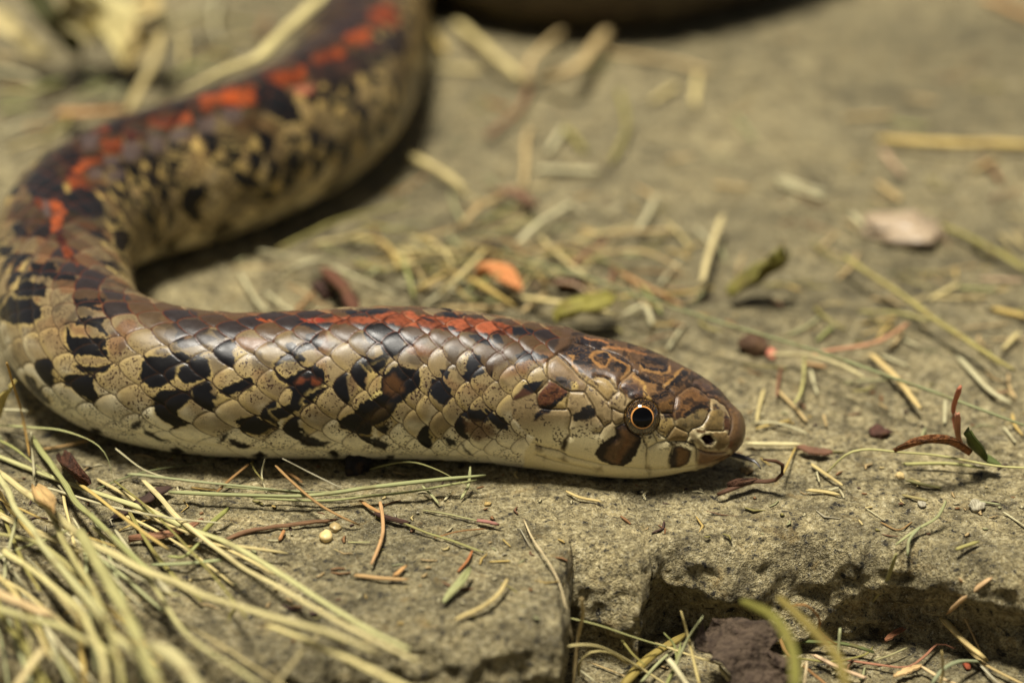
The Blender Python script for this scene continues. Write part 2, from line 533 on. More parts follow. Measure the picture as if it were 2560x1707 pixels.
def poly_sdf(P, margin=22, warp=1.0):
    idx = in_box(P.min(0), P.max(0), margin)
    x, y = flat_x[idx] + wx[idx] * warp, flat_y[idx] + wy[idx] * warp
    d = seg_dist(x, y, P, True)
    ins = np.zeros(x.shape, bool)
    n = len(P)
    for i in range(n):
        a, b = P[i], P[(i + 1) % n]
        if a[1] == b[1]:
            continue
        c = ((a[1] > y) != (b[1] > y)) & (x < (b[0] - a[0]) * (y - a[1]) / (b[1] - a[1]) + a[0])
        ins ^= c
    return idx, np.where(ins, -d, d)

def line_dist(P, margin=14, warp=.35):
    idx = in_box(P.min(0), P.max(0), margin)
    return idx, seg_dist(flat_x[idx] + wx[idx] * warp, flat_y[idx] + wy[idx] * warp, P, False)

col = np.zeros((flat_x.size, 3))
def blend(idx, f, c):
    col[idx] = col[idx] * (1 - f[:, None]) + np.asarray(c) * f[:, None]
# ------------------------------------------------------------------ snake: colours of the body
TAN, TAN2, YEL, CREAM = lin((146, 128, 90)), lin((118, 101, 70)), lin((190, 166, 102)), lin((240, 230, 192))
BLACK, BROWN, GREYB, ORANGE, REDB = lin((18, 17, 18)), lin((72, 54, 36)), lin((102, 88, 64)), lin((128, 60, 28)), lin((124, 48, 32))
SPECK, RUST = lin((58, 38, 30)), lin((124, 66, 38))
uf = np.broadcast_to(us[:, None], ph.shape).ravel()
QK = 21 / ROWS                       # row numbers below are in 21sts of the back
qf, pf = aq.ravel() * QK, pu.ravel()
qs = np.abs(sid_q).ravel() * QK
H1, H2, H3 = h1.ravel(), h2.ravel(), h3.ravel()
rf_, af_, bf_ = best_r.ravel(), (best_a / A_).ravel(), best_b.ravel()
sk = skin.ravel()
dors = dorsal.ravel()
ux, vy = uf / .1, (ph * 1.1 + 0 * us[:, None]).ravel() / .1          # skin coordinates, one unit = 1 mm
n_lo = vnoise(ux / 6, vy / 6, 0, 71); n_md = vnoise(ux / 1.6, vy / 1.6, 0, 72); n_hi = vnoise(ux / .45, vy / .45, 0, 73)

def lerp(a, b, f):
    return a * (1 - f[:, None]) + b * f[:, None]

flank = lerp(np.broadcast_to(TAN, col.shape), np.broadcast_to(TAN2, col.shape), np.clip(.5 + .9 * (H1 - .5) + .35 * n_md, 0, 1))
flank = lerp(flank, np.broadcast_to(YEL, col.shape), (.5 * sstep(.52, .86, rf_) * (.35 + .65 * H2)) * sstep(2.5, 5, qf))
upper = lerp(np.broadcast_to(GREYB, col.shape), np.broadcast_to(BROWN, col.shape), np.clip(H1 * 1.1 + .3 * n_md, 0, 1))
upper = lerp(upper, np.broadcast_to(TAN2, col.shape), .7 * sstep(.35, .8, H2) + 0 * qf)
col[:] = lerp(upper, flank, sstep(1.8, 4.2, qs + 1.6 * (H3 - .5)))
rusty = sstep(.1, .5, vnoise(ux / 2.6, vy / 2.6, 6, 76) + .5 * (H3 - .5)) * sstep(6.5, 3.0, qf)
col[:] = lerp(col, np.broadcast_to(lin((104, 62, 34)), col.shape), .6 * rusty)
cloud = sstep(.12, .45, vnoise(ux / 1.7, vy / 1.7, 8, 77)) * sstep(6.0, 3.5, qf)
col[:] = lerp(col, np.broadcast_to(lin((34, 27, 24)), col.shape), .55 * cloud)
back = lerp(np.broadcast_to(BROWN, col.shape), np.broadcast_to(lin((40, 33, 32)), col.shape), sstep(.45, .6, H1))
col[:] = lerp(back, col, sstep(.6, 2.2, qs + .8 * (H3 - .5)))
# pale belly, reached scale by scale
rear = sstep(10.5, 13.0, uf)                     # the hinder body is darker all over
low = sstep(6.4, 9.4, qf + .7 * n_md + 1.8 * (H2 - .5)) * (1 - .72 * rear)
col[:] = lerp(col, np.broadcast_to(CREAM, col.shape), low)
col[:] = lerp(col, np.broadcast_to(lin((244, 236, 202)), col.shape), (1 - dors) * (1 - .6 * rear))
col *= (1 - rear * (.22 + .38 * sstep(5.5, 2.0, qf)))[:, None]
# scattered scales carrying a black bar and a yellow tip, commoner on the far loop
bar = (H1 > np.where(uf > 10.5, .64, .88)) & (qs > 2.5) & (qs < 8.5) & (uf > 3.5)
col[:] = lerp(col, np.broadcast_to(YEL * .75, col.shape), bar * .7 * sstep(.2, -.1, af_ + .25 * n_md))
col[:] = lerp(col, np.broadcast_to(BLACK, col.shape), bar * sstep(.10, .22, af_ + .3 * n_hi * .6 - .25 * (H2 - .5)))
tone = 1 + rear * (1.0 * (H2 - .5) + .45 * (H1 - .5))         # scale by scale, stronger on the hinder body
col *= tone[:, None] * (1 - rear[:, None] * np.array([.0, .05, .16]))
# the unseen coil: generic saddles
gen = sstep(U_BACK + .5, U_BACK + 2, uf)
col[:] = lerp(col, np.broadcast_to(lin((60, 50, 40)), col.shape), gen * .92)
n_sad = vnoise(uf / 2.2, qf / 3, 9, 75)
col[:] = lerp(col, np.broadcast_to(BLACK, col.shape), gen * sstep(.2, .35, n_sad) * (qf < 9))

URANGE = {'2': (2.6, 9.5), '3': (6.0, 15.2), '4': (9.5, 30), '5': (13, 31), '1': (0, 6), 'A': (0, 5), 'B': (0, 5), 'C': (0, 5), 'D': (0, 5)}
def paint(crop, s, c, halo=None, soft=1.6, k=1.0, warp=1.0, hw=13, vary=0, grow=0):
    P = pts(crop, s)
    idx, d = poly_sdf(P, 30, warp)
    d = d - grow
    u0, u1 = URANGE[crop]
    ok = (uf[idx] >= u0) & (uf[idx] <= u1)
    idx, d = idx[ok], d[ok]
    if halo is not None:
        blend(idx, .7 * sstep(hw + 4 * n_md[idx], 0, d) * (dors[idx] > .3) * sstep(.95, .85, rf_[idx]) * sstep(2.5, 5, qf[idx]), halo)
        d = d - 9 * sstep(.84, .95, rf_[idx]) * (~sk[idx]) - 9 * sk[idx]      # the black runs on along the seams
    if vary:                                   # scale by scale: some redder, some nearly black
        f = np.clip(1.15 - vary * H2[idx] - .5 * sstep(.72, .9, H3[idx]) - .35 * sstep(.75, .95, rf_[idx]) + .2 * n_hi[idx], .12, 1.15)
        c = np.asarray(c)[None, :] * f[:, None]
    if halo is not None:
        d = d - 3.5
    blend(idx, k * sstep(soft, -soft, d), c)

def stroke(crop, s, w, c, k=1.0, soft=2.0, warp=.8):
    P = pts(crop, s)
    w = w / CROPS[crop][2] / 2
    idx, d = line_dist(P, w + 8, warp)
    u0, u1 = URANGE[crop]
    ok = (uf[idx] >= u0) & (uf[idx] <= u1)
    idx, d = idx[ok], d[ok]
    blend(idx, k * sstep(w + soft, max(w - soft, 0), d), c)

for s in ("1700,380 1900,290 2050,280 2250,330 2280,430 2050,420 1930,490 1830,580 1760,500 1760,440",
          "900,230 1060,215 1330,250 1500,290 1700,330 1640,390 1480,330 1290,300 1180,290"):
    paint('2', s, BROWN, soft=6, k=.8)
# orange back stripe
for s in ("560,200 700,150 900,165 1080,130 1250,110 1300,150 1520,160 1700,170 1900,200 2050,250 1980,295 1830,285 1640,270 1430,250 1260,235 1000,205 870,212 690,212",):
    paint('2', s, lin((136, 72, 46)), soft=3, vary=.7)
paint('2', "150,165 250,195 210,206 120,180", ORANGE)
paint('2', "440,175 560,165 640,190 560,205 470,195", REDB)
for s in ("870,120 960,95 1080,125 1000,142 900,138", "1060,222 1130,210 1150,245 1090,235", "1480,120 1690,150 1600,164 1500,150",
          "1310,150 1400,180 1460,200 1380,190", "1480,240 1560,225 1610,250 1540,262", "760,120 860,110 880,150 800,150", "1990,240 2100,240 2200,290 2010,300",
          "400,190 560,205 480,225 420,215", "470,205 700,210 560,260 500,240", "1060,240 1180,232 1220,262 1130,262"):
    paint('2', s, lin((28, 28, 32)), soft=2.5)
for s in ("490,660 600,640 610,740 500,750", "600,580 730,560 720,610 610,640", "750,460 870,430 860,540 760,540", "900,390 1000,380 990,440 920,460",
          "1090,290 1370,250 1390,300 1230,350 1100,330", "1450,130 1850,60 1850,120 1620,200 1470,210", "360,900 440,890 470,970 400,990",
          "370,1020 430,1000 450,1100 400,1120", "410,1130 450,1150 480,1240 440,1210", "450,1240 490,1240 560,1340 500,1300", "700,380 770,350 760,380",
          "510,760 660,770 620,800 520,800", "270,870 320,880 330,950 290,930"):
    paint('4', s, ORANGE, soft=5, vary=.95, warp=2.4, grow=4)
for s in ("300,860 360,900 370,1000 330,1000", "880,470 1000,450 1040,540 950,600 880,570", "1080,430 1190,420 1200,520 1090,540", "640,650 740,640 740,720 650,730",
          "740,570 860,560 860,620 760,640", "1230,390 1370,350 1390,430 1250,450", "600,420 720,390 700,500 600,510", "1440,290 1570,260 1560,380 1420,400", "1620,220 1750,180 1750,300 1620,330",
          "780,660 900,650 900,730 790,740"):
    paint('4', s, lin((76, 64, 60)), soft=5, k=.85)
for s in ("400,460 640,420 640,490 530,530 430,500", "700,360 820,300 890,340 820,400 700,400", "880,240 1000,180 1050,200 1010,270 900,270",
          "1030,60 1180,30 1220,90 1200,160 1100,150 1030,130", "130,560 340,540 330,620 240,650 130,640"):
    paint('5', s, lin((140, 60, 20)), soft=6, vary=.9, warp=2.6, grow=3)
for s in ("1000,280 1110,260 1110,310 1020,310", "560,550 700,520 680,580 600,590", "830,400 960,390 940,440 850,440"):
    paint('5', s, lin((150, 92, 66)), soft=5)
for s in ("420,430 700,290 880,230 1000,150 1040,60 960,40 820,180 700,280", "640,420 700,400 900,340 1060,260 1230,180 1300,60 1260,300 1110,400 880,500 680,520",
          "350,540 500,545 600,690 620,750 500,720 380,640"):
    paint('5', s, lin((34, 26, 24)), soft=6, k=.9)
# black blotches, most of them edged with yellow
for s in ("910,235 1060,215 1190,290 1190,360 1090,400 1040,355 960,345 930,300", "1040,350 1100,400 1080,480 1000,520 960,550 905,480 910,450 980,475 1065,440",
          "975,520 1060,475 1060,510 1000,555", "1090,430 1130,385 1230,370 1200,395 1120,440",
          "1150,520 1230,540 1310,560 1325,620 1310,670 1240,700 1200,760 1150,790 1130,830 1100,880 1040,920 960,940 950,1000 870,1000 740,950 735,920 780,880 850,860 900,790 960,750 1040,690 1050,600 1100,550",
          "260,500 300,470 420,400 520,340 600,345 590,370 480,400 420,440 470,460 460,480 330,475 280,510", "345,370 380,350 430,390 410,440 330,470 300,460 380,420",
          "270,570 340,615 440,560 520,525 600,545 620,610 600,680 540,740 470,770 440,820 340,880 280,890 235,840 300,830 380,800 390,700 360,640 280,600",
          "470,770 520,720 620,680 560,730 490,790", "10,910 90,890 170,920 240,970 200,1000 80,1000 10,960", "0,660 90,655 80,690 0,680",
          "500,300 570,285 560,340 480,350"):
    paint('2', s, BLACK, YEL)
for s in ("430,1060 490,1000 560,1040 670,1070 620,1100 490,1100", "960,1050 1010,1030 1110,1090 1060,1120 980,1100", "0,1060 80,1100 40,1120 0,1110",
          "100,1170 150,1140 200,1170 150,1200", "640,1150 690,1120 740,1170 700,1195", "1080,1165 1130,1165 1130,1195 1080,1195", "1500,1020 1580,1050 1600,1100 1530,1090",
          "1620,1060 1650,1080 1640,1110", "1640,1100 1700,1140 1720,1170 1660,1140"):
    paint('2', s, lin((34, 33, 32)), soft=4)
for s in ("1420,620 1470,610 1545,690 1520,790 1470,770 1410,720", "1650,590 1680,540 1750,520 1790,560 1700,600 1660,610", "1660,520 1700,430 1760,450 1760,500 1680,545",
          "1640,870 1690,840 1770,840 1830,900 1800,920 1720,910", "1810,830 1880,880 1940,900 1960,970 1900,960 1840,900", "2090,660 2200,640 2290,610 2240,670 2160,715 2090,690",
          "2040,440 2100,410 2260,460 2100,470 2050,490", "1480,550 1540,560 1520,600", "1860,300 1900,290 1930,350 1870,340", "1690,300 1760,290 1830,330 1850,370 1760,340"):
    paint('2', s, lin((26, 26, 29)), YEL, hw=6)
paint('2', "1060,610 1130,575 1195,630 1200,700 1130,735 1060,700", lin((86, 58, 32)), soft=9, k=.8)
paint('2', "960,860 1060,800 1120,790 1080,870 980,920 900,930", lin((76, 58, 26)), soft=12, k=.55)
paint('2', "950,750 1000,700 1045,690 1040,715 970,765", lin((204, 186, 118)), soft=1.5)
paint('2', "400,640 440,600 500,610 450,650", RUST, soft=7, k=.6); paint('2', "530,600 600,620 570,660 530,640", RUST, soft=7, k=.7)
paint('2', "1650,900 1760,920 1850,950 1900,1020 1750,1060 1660,1000", lin((98, 72, 50)), soft=8, k=.85)
for s, c in (("2000,790 2010,730 2080,680 2180,720 2190,780 2110,860 2030,850", lin((72, 48, 36))), ("2170,720 2270,640 2352,650 2352,720 2300,800 2200,800", lin((88, 54, 38)))):
    paint('2', s, c, soft=3)
paint('2', "2130,930 2200,840 2300,810 2352,740 2352,800 2250,860 2160,970", lin((26, 25, 26)), soft=3)
for s in ("10,370 60,300 110,230 180,190 280,200 300,240 200,240 180,260 260,350 270,400 200,440 100,440 20,410", "210,60 330,60 360,90 340,120 300,145 230,120",
          "330,110 480,140 490,165 340,150", "500,300 680,290 640,320 580,330 640,350 690,360 500,320", "500,430 540,410 690,410 670,435 510,450",
          "445,470 470,540 690,545 690,590 580,610 690,620 700,650 490,640 450,590", "560,445 660,450 700,520 640,470", "500,720 600,735 720,720 700,745 580,775",
          "430,790 490,780 620,790 600,830 640,920 610,945 530,900 480,850 440,840", "940,700 970,670 1060,670 1180,640 1250,670 1240,700 1180,740 1160,780 1060,850 980,850 930,790",
          "1170,780 1180,740 1250,700 1310,660 1360,690 1370,780 1320,800 1220,830", "1010,920 1060,880 1230,885 1240,930 1160,1000 1150,1050 1220,1100 1150,1110 1050,1050 1020,1000",
          "1440,880 1480,860 1640,800 1650,840 1560,880 1480,910", "1550,1070 1640,1050 1790,1110 1700,1155 1610,1140", "170,780 210,790 250,860 330,940 320,960 250,910 200,850",
          "1150,540 1170,500 1200,560 1180,600"):
    paint('3', s, BLACK, YEL)
for s in ("930,1090 960,1130 1110,1210 1020,1200 950,1160", "860,1100 930,1060 920,1110 870,1130", "1490,1180 1530,1190 1650,1240 1570,1255 1510,1230", "1420,1220 1460,1160 1500,1150 1470,1200",
          "1110,1260 1150,1240 1220,1290 1130,1295", "1640,1300 1700,1280 1750,1312", "590,1120 640,1120 680,1170 600,1160", "330,1020 380,1040 400,1080"):
    paint('3', s, lin((38, 37, 36)), soft=4)
for s in ("1120,450 1190,420 1330,420 1380,480 1350,510 1200,530", "1170,570 1300,510 1430,540 1380,570 1240,600 1190,610", "1380,490 1530,450 1580,480 1450,550", "1070,360 1150,350 1290,370 1300,410 1160,410",
          "360,40 480,60 500,120 420,110", "650,210 830,260 860,300 700,290"):
    paint('3', s, lin((44, 38, 37)), soft=3, k=.9)
for s in ("1850,100 1930,20 2060,70 2150,200 2190,300 2090,320 1980,260 1890,200", "200,790 280,670 380,660 440,730 470,820 560,800 680,820 740,900 750,980 680,1010 590,970 480,940 420,870 330,860 250,850",
          "1340,780 1480,770 1490,830 1420,900 1440,980 1480,1030 1380,1010 1320,930", "1690,670 1830,700 1880,770 1760,780 1700,720", "2070,420 2190,410 2200,450 2110,450",
          "2070,580 2150,500 2180,660 2110,660", "1880,830 1990,830 1970,880 1890,870", "1210,590 1350,610 1230,640", "1210,730 1330,760 1290,775 1220,760", "1550,590 1680,610 1660,640 1560,620",
          "1600,470 1720,480 1620,500", "1050,920 1120,1020 1110,1060 1040,1010", "830,1100 930,1110 930,1180 880,1260 830,1190", "790,1020 860,1010 830,1050", "950,740 1040,750 960,770",
          "960,875 1050,885 970,895", "1110,1160 1160,1110 1130,1180", "1210,1220 1310,1130 1230,1220", "1550,1080 1660,1020 1600,1090", "0,1210 100,1230 60,1270 0,1270", "100,1070 150,1060 210,1140 130,1130",
          "110,1540 190,1470 330,1500 330,1568 130,1568", "240,1360 390,1340 360,1430 250,1390", "1220,470 1380,490 1360,520 1230,510", "60,830 120,770 150,820 90,850"):
    paint('4', s, BLACK, YEL)
paint('4', "460,770 500,760 510,820 470,825", lin((140, 116, 60)), soft=3)
for s in ("1040,480 1110,480 1110,510 1050,510", "1030,600 1090,600 1090,640 1040,640", "830,610 920,620 900,640 830,635", "1080,760 1130,770 1140,840 1080,830", "810,730 880,740 860,760", "360,1180 450,1180 440,1230 370,1220",
          "1240,790 1320,770 1300,840 1240,830", "1120,640 1180,660 1150,700", "1060,360 1130,360 1120,400 1070,400"):
    paint('5', s, BLACK, YEL, soft=4)

# specks, painted rim shine and the thin skin between the scales (body only; the head is painted after)
lum = col @ np.array([.3, .5, .2])
spk = sstep(.26, .42, vnoise(ux / .34, vy / .34, 2, 81)) * sstep(-.22, .12, vnoise(ux / 1.9, vy / 1.9, 3, 82) + .25 * (H3 - .5)) * (rf_ < .93)
spk = spk * sstep(.05, .12, lum) * sstep(12.5, 11.0, qf) * sstep(1.0, 2.5, qf)
spk_mask = sstep(-.35, .15, vnoise(ux / 2.2, vy / 2.2, 3, 82) + .3 * (H3 - .5)) * sstep(.95, .86, rf_) * sstep(.05, .12, lum) * sstep(12.8, 11.0, qf) * sstep(.8, 2.2, qf) * (1 - gen)
col *= (1 + .10 * n_hi + .08 * n_lo)[:, None]
seam = np.clip(sstep(.91, .97, rf_), 0, 1) * dors
seam = np.where(sk, dors, seam) * (1 - .55 * sstep(8.5, 11.5, qf))
skinc = lerp(np.broadcast_to(lin((44, 30, 20)), col.shape), np.broadcast_to(lin((110, 50, 24)), col.shape), sstep(3.5, 1.0, qf) * .5)
rim = sstep(.80, .90, rf_) * sstep(.97, .92, rf_) * dors * sstep(-.2, .2, af_)
col[:] = lerp(col, np.broadcast_to(lin((176, 150, 112)), col.shape), rim * .16 * sstep(.03, .09, lum))  # pale line painted in for the shine along each free scale edge
col[:] = lerp(col, skinc, seam * .9)
belly_line = (1 - dors) * sstep(.05, .0, np.minimum(vp, 1 - vp).ravel())
col[:] = lerp(col, np.broadcast_to(lin((150, 136, 96)), col.shape), belly_line * .7)

# ------------------------------------------------------------------ snake: head plates
body_col = col.copy()
Phead = pts('1', "700,100 640,250 560,310 500,360 490,480 410,590 240,650 230,760 330,880 400,920 330,1010 300,1350 2200,1350 2200,0 720,0")
idx, d = poly_sdf(Phead, 30, .4)
hm = np.zeros(flat_x.size)
hm[idx] = sstep(3, -3, d)
hm[uf > 4.6] = 0
hm[uf < 2.2] = 1
yb = flat_y + 10 * n_lo
hc = lerp(np.broadcast_to(lin((138, 119, 84)), col.shape), np.broadcast_to(lin((224, 210, 162)), col.shape), sstep(1040, 1105, yb))
col[:] = lerp(body_col, hc, hm)
HB, HD, HO = lin((76, 57, 41)), lin((28, 26, 28)), lin((130, 94, 54))
paint('1', "540,310 640,60 940,60 1250,180 1560,330 1720,440 1850,560 2010,780 1990,960 1860,1060 1800,900 1850,830 1800,690 1700,620 1660,720 1440,790 1330,740 1260,680 1230,640 1080,620 1010,560 980,480 880,500 760,480 700,420 600,340", HB, soft=3)
paint('A', "480,480 700,350 1150,400 1060,500 1040,600 1120,740 1150,800 1000,760 870,720 760,700 730,640 780,570 650,560 520,500", lin((40, 36, 38)), soft=5)
paint('A', "740,180 1000,200 1400,330 1280,400 1200,430 1060,360 900,330 790,280", lin((36, 32, 34)), soft=4)
stroke('A', "1420,640 1500,590 1400,480 1280,460 1130,500 1060,580 1150,680 1250,760 1380,760 1420,690", 62, HO)
paint('A', "1200,540 1260,490 1380,500 1460,570 1390,610 1260,590", lin((36, 35, 40)))
stroke('A', "1300,400 1480,390 1700,420 1950,480 2150,520", 44, lin((126, 86, 52)))
stroke('A', "950,200 1100,240 1250,260 1400,320", 22, lin((146, 96, 56)))
stroke('A', "1480,560 1620,640 1780,730 1820,830 1760,930 1680,1000", 76, HO)
stroke('A', "650,560 740,580 700,660 740,740 820,840", 46, lin((140, 104, 62)))
paint('A', "1430,690 1560,660 1700,720 1750,850 1720,930 1650,900 1640,780 1500,720 1420,720", lin((38, 35, 36)))
paint('A', "1420,450 1640,530 1800,660 1840,720 1700,680 1560,590 1430,500", lin((40, 36, 38)))
paint('A', "830,850 1000,950 1180,960 1330,980 1450,1060 1560,1200 1430,1420 1300,1330 1160,1180 1000,1080", lin((140, 118, 76)))
paint('A', "1000,930 1180,940 1160,1000 1050,1010", lin((64, 48, 38)), soft=5)
paint('A', "250,640 410,560 560,660 760,850 1000,1150 950,1250 660,1240 400,1080 230,980 215,760", lin((118, 98, 72)))
paint('A', "330,950 480,960 700,1020 700,1200 560,1180 400,1060", lin((74, 70, 68)), soft=5)
paint('A', "700,1060 780,1060 820,1180 760,1220 700,1200", lin((188, 164, 104)), soft=4)
paint('A', "250,1050 400,1090 640,1250 560,1310 300,1520 60,1568 20,1340", lin((84, 52, 36)))
paint('A', "640,1250 400,1380 280,1500 60,1568 330,1568 560,1360", lin((26, 26, 30)))
paint('A', "560,1360 640,1280 610,1560 340,1568", lin((180, 156, 100)))
paint('A', "1690,1020 1880,860 2100,930 2352,1060 2352,1300 2250,1420 2050,1380 1800,1390 1640,1180", lin((112, 84, 54)), soft=3)
paint('A', "1680,1120 1900,1090 2080,1180 2100,1380 1850,1380 1700,1250", lin((62, 46, 40)), soft=6)
paint('A', "1930,860 2250,980 2352,1040 2352,1100 2100,1040 1980,960", lin((30, 28, 30)))
stroke('A', "2130,1150 2120,1300 2200,1400 2300,1420", 60, lin((160, 128, 74)))
stroke('A', "1900,950 1960,1020 2100,1090", 40, lin((150, 116, 66)))
# crown and snout
stroke('B', "0,390 120,500 280,520 450,550 520,470 420,400 300,330 100,280", 72, lin((34, 31, 34)))
stroke('B', "0,430 60,520 200,540 420,590 560,560 560,470", 52, lin((130, 98, 60)))
stroke('B', "830,520 700,600 690,680 560,760 480,830", 74, lin((136, 102, 58)))
stroke('B', "860,570 740,690 640,800 560,860", 120, lin((28, 26, 28)))
stroke('B', "200,600 350,640 480,620", 60, lin((48, 40, 36)), k=.7)
paint('B', "700,1010 1020,800 1180,880 1370,1040 1370,1250 1200,1220 1050,1280 880,1420 690,1480 650,1350", lin((90, 64, 40)), soft=4)
stroke('B', "260,1090 380,1040 500,960 560,900", 100, lin((26, 25, 27)))
stroke('B', "880,1410 1050,1280 1200,1225 1350,1280", 95, lin((28, 25, 24)))
paint('B', "450,1340 640,1350 640,1460 460,1470", lin((26, 22, 20)), soft=4)
paint('B', "300,1180 640,1060 640,1340 420,1340", lin((88, 64, 36)), soft=5)
paint('B', "1040,700 1400,860 1520,990 1400,1050 1300,970 1020,800", lin((72, 56, 48)), soft=4)
paint('D', "700,400 1000,300 1150,180 1300,200 1350,260 1280,420 1200,500 1000,580 830,590 690,510", lin((112, 96, 62)), soft=3)
paint('D', "400,370 640,370 690,510 560,660 500,700 340,580", lin((150, 128, 80)), soft=3)
paint('D', "1080,280 1250,290 1230,380 1000,500 800,540 900,430", lin((92, 80, 54)), soft=8, k=.7)
paint('D', "510,740 640,560 690,510 830,580 960,630 960,720 900,810 640,815 560,790", lin((112, 92, 56)), soft=3)
paint('D', "1400,200 1620,220 1600,600 1330,600 1250,500 1330,330", lin((112, 93, 56)), soft=3)
paint('D', "1440,80 1560,150 1560,200 1430,190", lin((40, 32, 30)), soft=4)
paint('D', "1640,230 1790,420 1780,600 1620,600 1620,400", lin((74, 48, 30)), soft=4)
paint('D', "1790,150 2050,250 2200,600 2000,900 1760,1040 1780,600 1800,420", lin((88, 66, 42)), soft=8)
paint('D', "1110,960 1500,1040 1760,1040 1850,1120 1500,1260 1120,1310", lin((124, 96, 66)), soft=8)
stroke('D', "1180,940 1400,1020 1640,1010 1780,860", 70, lin((112, 66, 36)), k=.7, soft=6)
paint('D', "1320,610 1740,620 1740,850 1560,990 1420,950 1480,780", lin((108, 88, 54)), soft=5)
stroke('D', "1000,610 1040,720 1140,820 1240,920 1400,910", 110, lin((150, 134, 98)), soft=6)
stroke('D', "1010,790 1060,880 1000,860", 70, lin((58, 46, 32)), soft=5)
paint('D', "1080,560 1320,560 1320,620 1180,660 1080,640", lin((84, 62, 38)), soft=5)
paint('D', "1190,740 1250,680 1380,670 1460,790 1390,880 1290,870", lin((38, 18, 11)), soft=2, warp=.2)
# lip blotches and cheek spots
paint('D', "650,860 760,870 900,920 1010,990 1000,1120 900,1260 740,1350 620,1350 570,1230 580,1100 640,980", lin((46, 38, 32)), soft=4)
paint('D', "730,920 900,960 960,1020 940,1120 860,1240 740,1300 710,1150", lin((108, 80, 48)), soft=8)
paint('C', "1560,540 1730,460 1850,560 2090,720 2050,850 1990,1000 1850,1200 1700,1290 1450,1270 1250,1180 1160,1060 1180,950 1270,840 1430,740 1560,690", lin((34, 26, 22)), soft=2)
paint('C', "1700,560 1850,620 1990,740 1850,920 1720,1080 1600,1220 1420,1190 1350,1080 1400,950 1560,830 1680,740 1650,620", lin((98, 74, 48)), soft=7)
stroke('C', "1760,640 1800,780 1740,900 1660,1010 1600,1190", 70, lin((108, 70, 38)), k=.45, soft=7)
paint('C', "720,280 850,220 930,140 1080,95 1150,220 1170,320 1050,360 900,410 720,400", lin((38, 38, 34)), soft=1.6)
paint('C', "500,800 600,680 640,720 600,900 540,1000 490,960", lin((56, 46, 30)), soft=5)
paint('C', "30,220 150,150 310,170 270,250 120,290 0,400 -80,420 0,260", lin((30, 30, 34)), soft=3)
for s in ("0,850 60,880 130,960 60,1000 0,940", "130,1090 190,1080 170,1150", "430,1120 560,1090 620,1200 520,1190", "1130,1340 1290,1310 1310,1370 1200,1380", "2180,1260 2260,1300 2240,1370 2160,1350", "2190,1420 2260,1400 2230,1470"):
    paint('C', s, lin((96, 76, 46)), soft=7, k=.8)
# fine dark flecks on the pale cheek and temporals
hl = col @ np.array([.3, .5, .2])
fx, fy = flat_x, flat_y
fl = sstep(.26, .40, vnoise(fx / 4.2, fy / 3.6, 3, 91)) * sstep(-.1, .2, vnoise(fx / 24, fy / 24, 3, 92)) * sstep(.12, .2, hl) * sstep(1140, 1100, fy) * sstep(2000, 1900, fx)
col[:] = lerp(col, np.broadcast_to(lin((50, 36, 32)), col.shape), fl * hm * .85)
# marbled crown and snout: dark clouds and thin ochre worms in the brown
crown = hm * sstep(.14, .08, hl) * sstep(1085, 1050, fy)
wn_ = vnoise(fx / 15 + 3, fy / 9, 1, 95) + .5 * vnoise(fx / 6, fy / 4, 1, 96)
col[:] = lerp(col, np.broadcast_to(lin((30, 25, 23)), col.shape), crown * .75 * sstep(.05, .5, wn_))
col[:] = lerp(col, np.broadcast_to(lin((120, 86, 48)), col.shape), crown * .45 * sstep(.13, .03, np.abs(wn_ + .12)) )
mott = vnoise(fx / 7, fy / 6, 8, 93) + .6 * vnoise(fx / 3, fy / 3, 8, 94)
col *= np.where(hm > .5, 1 + .20 * mott * sstep(.30, .12, hl), 1)[:, None]

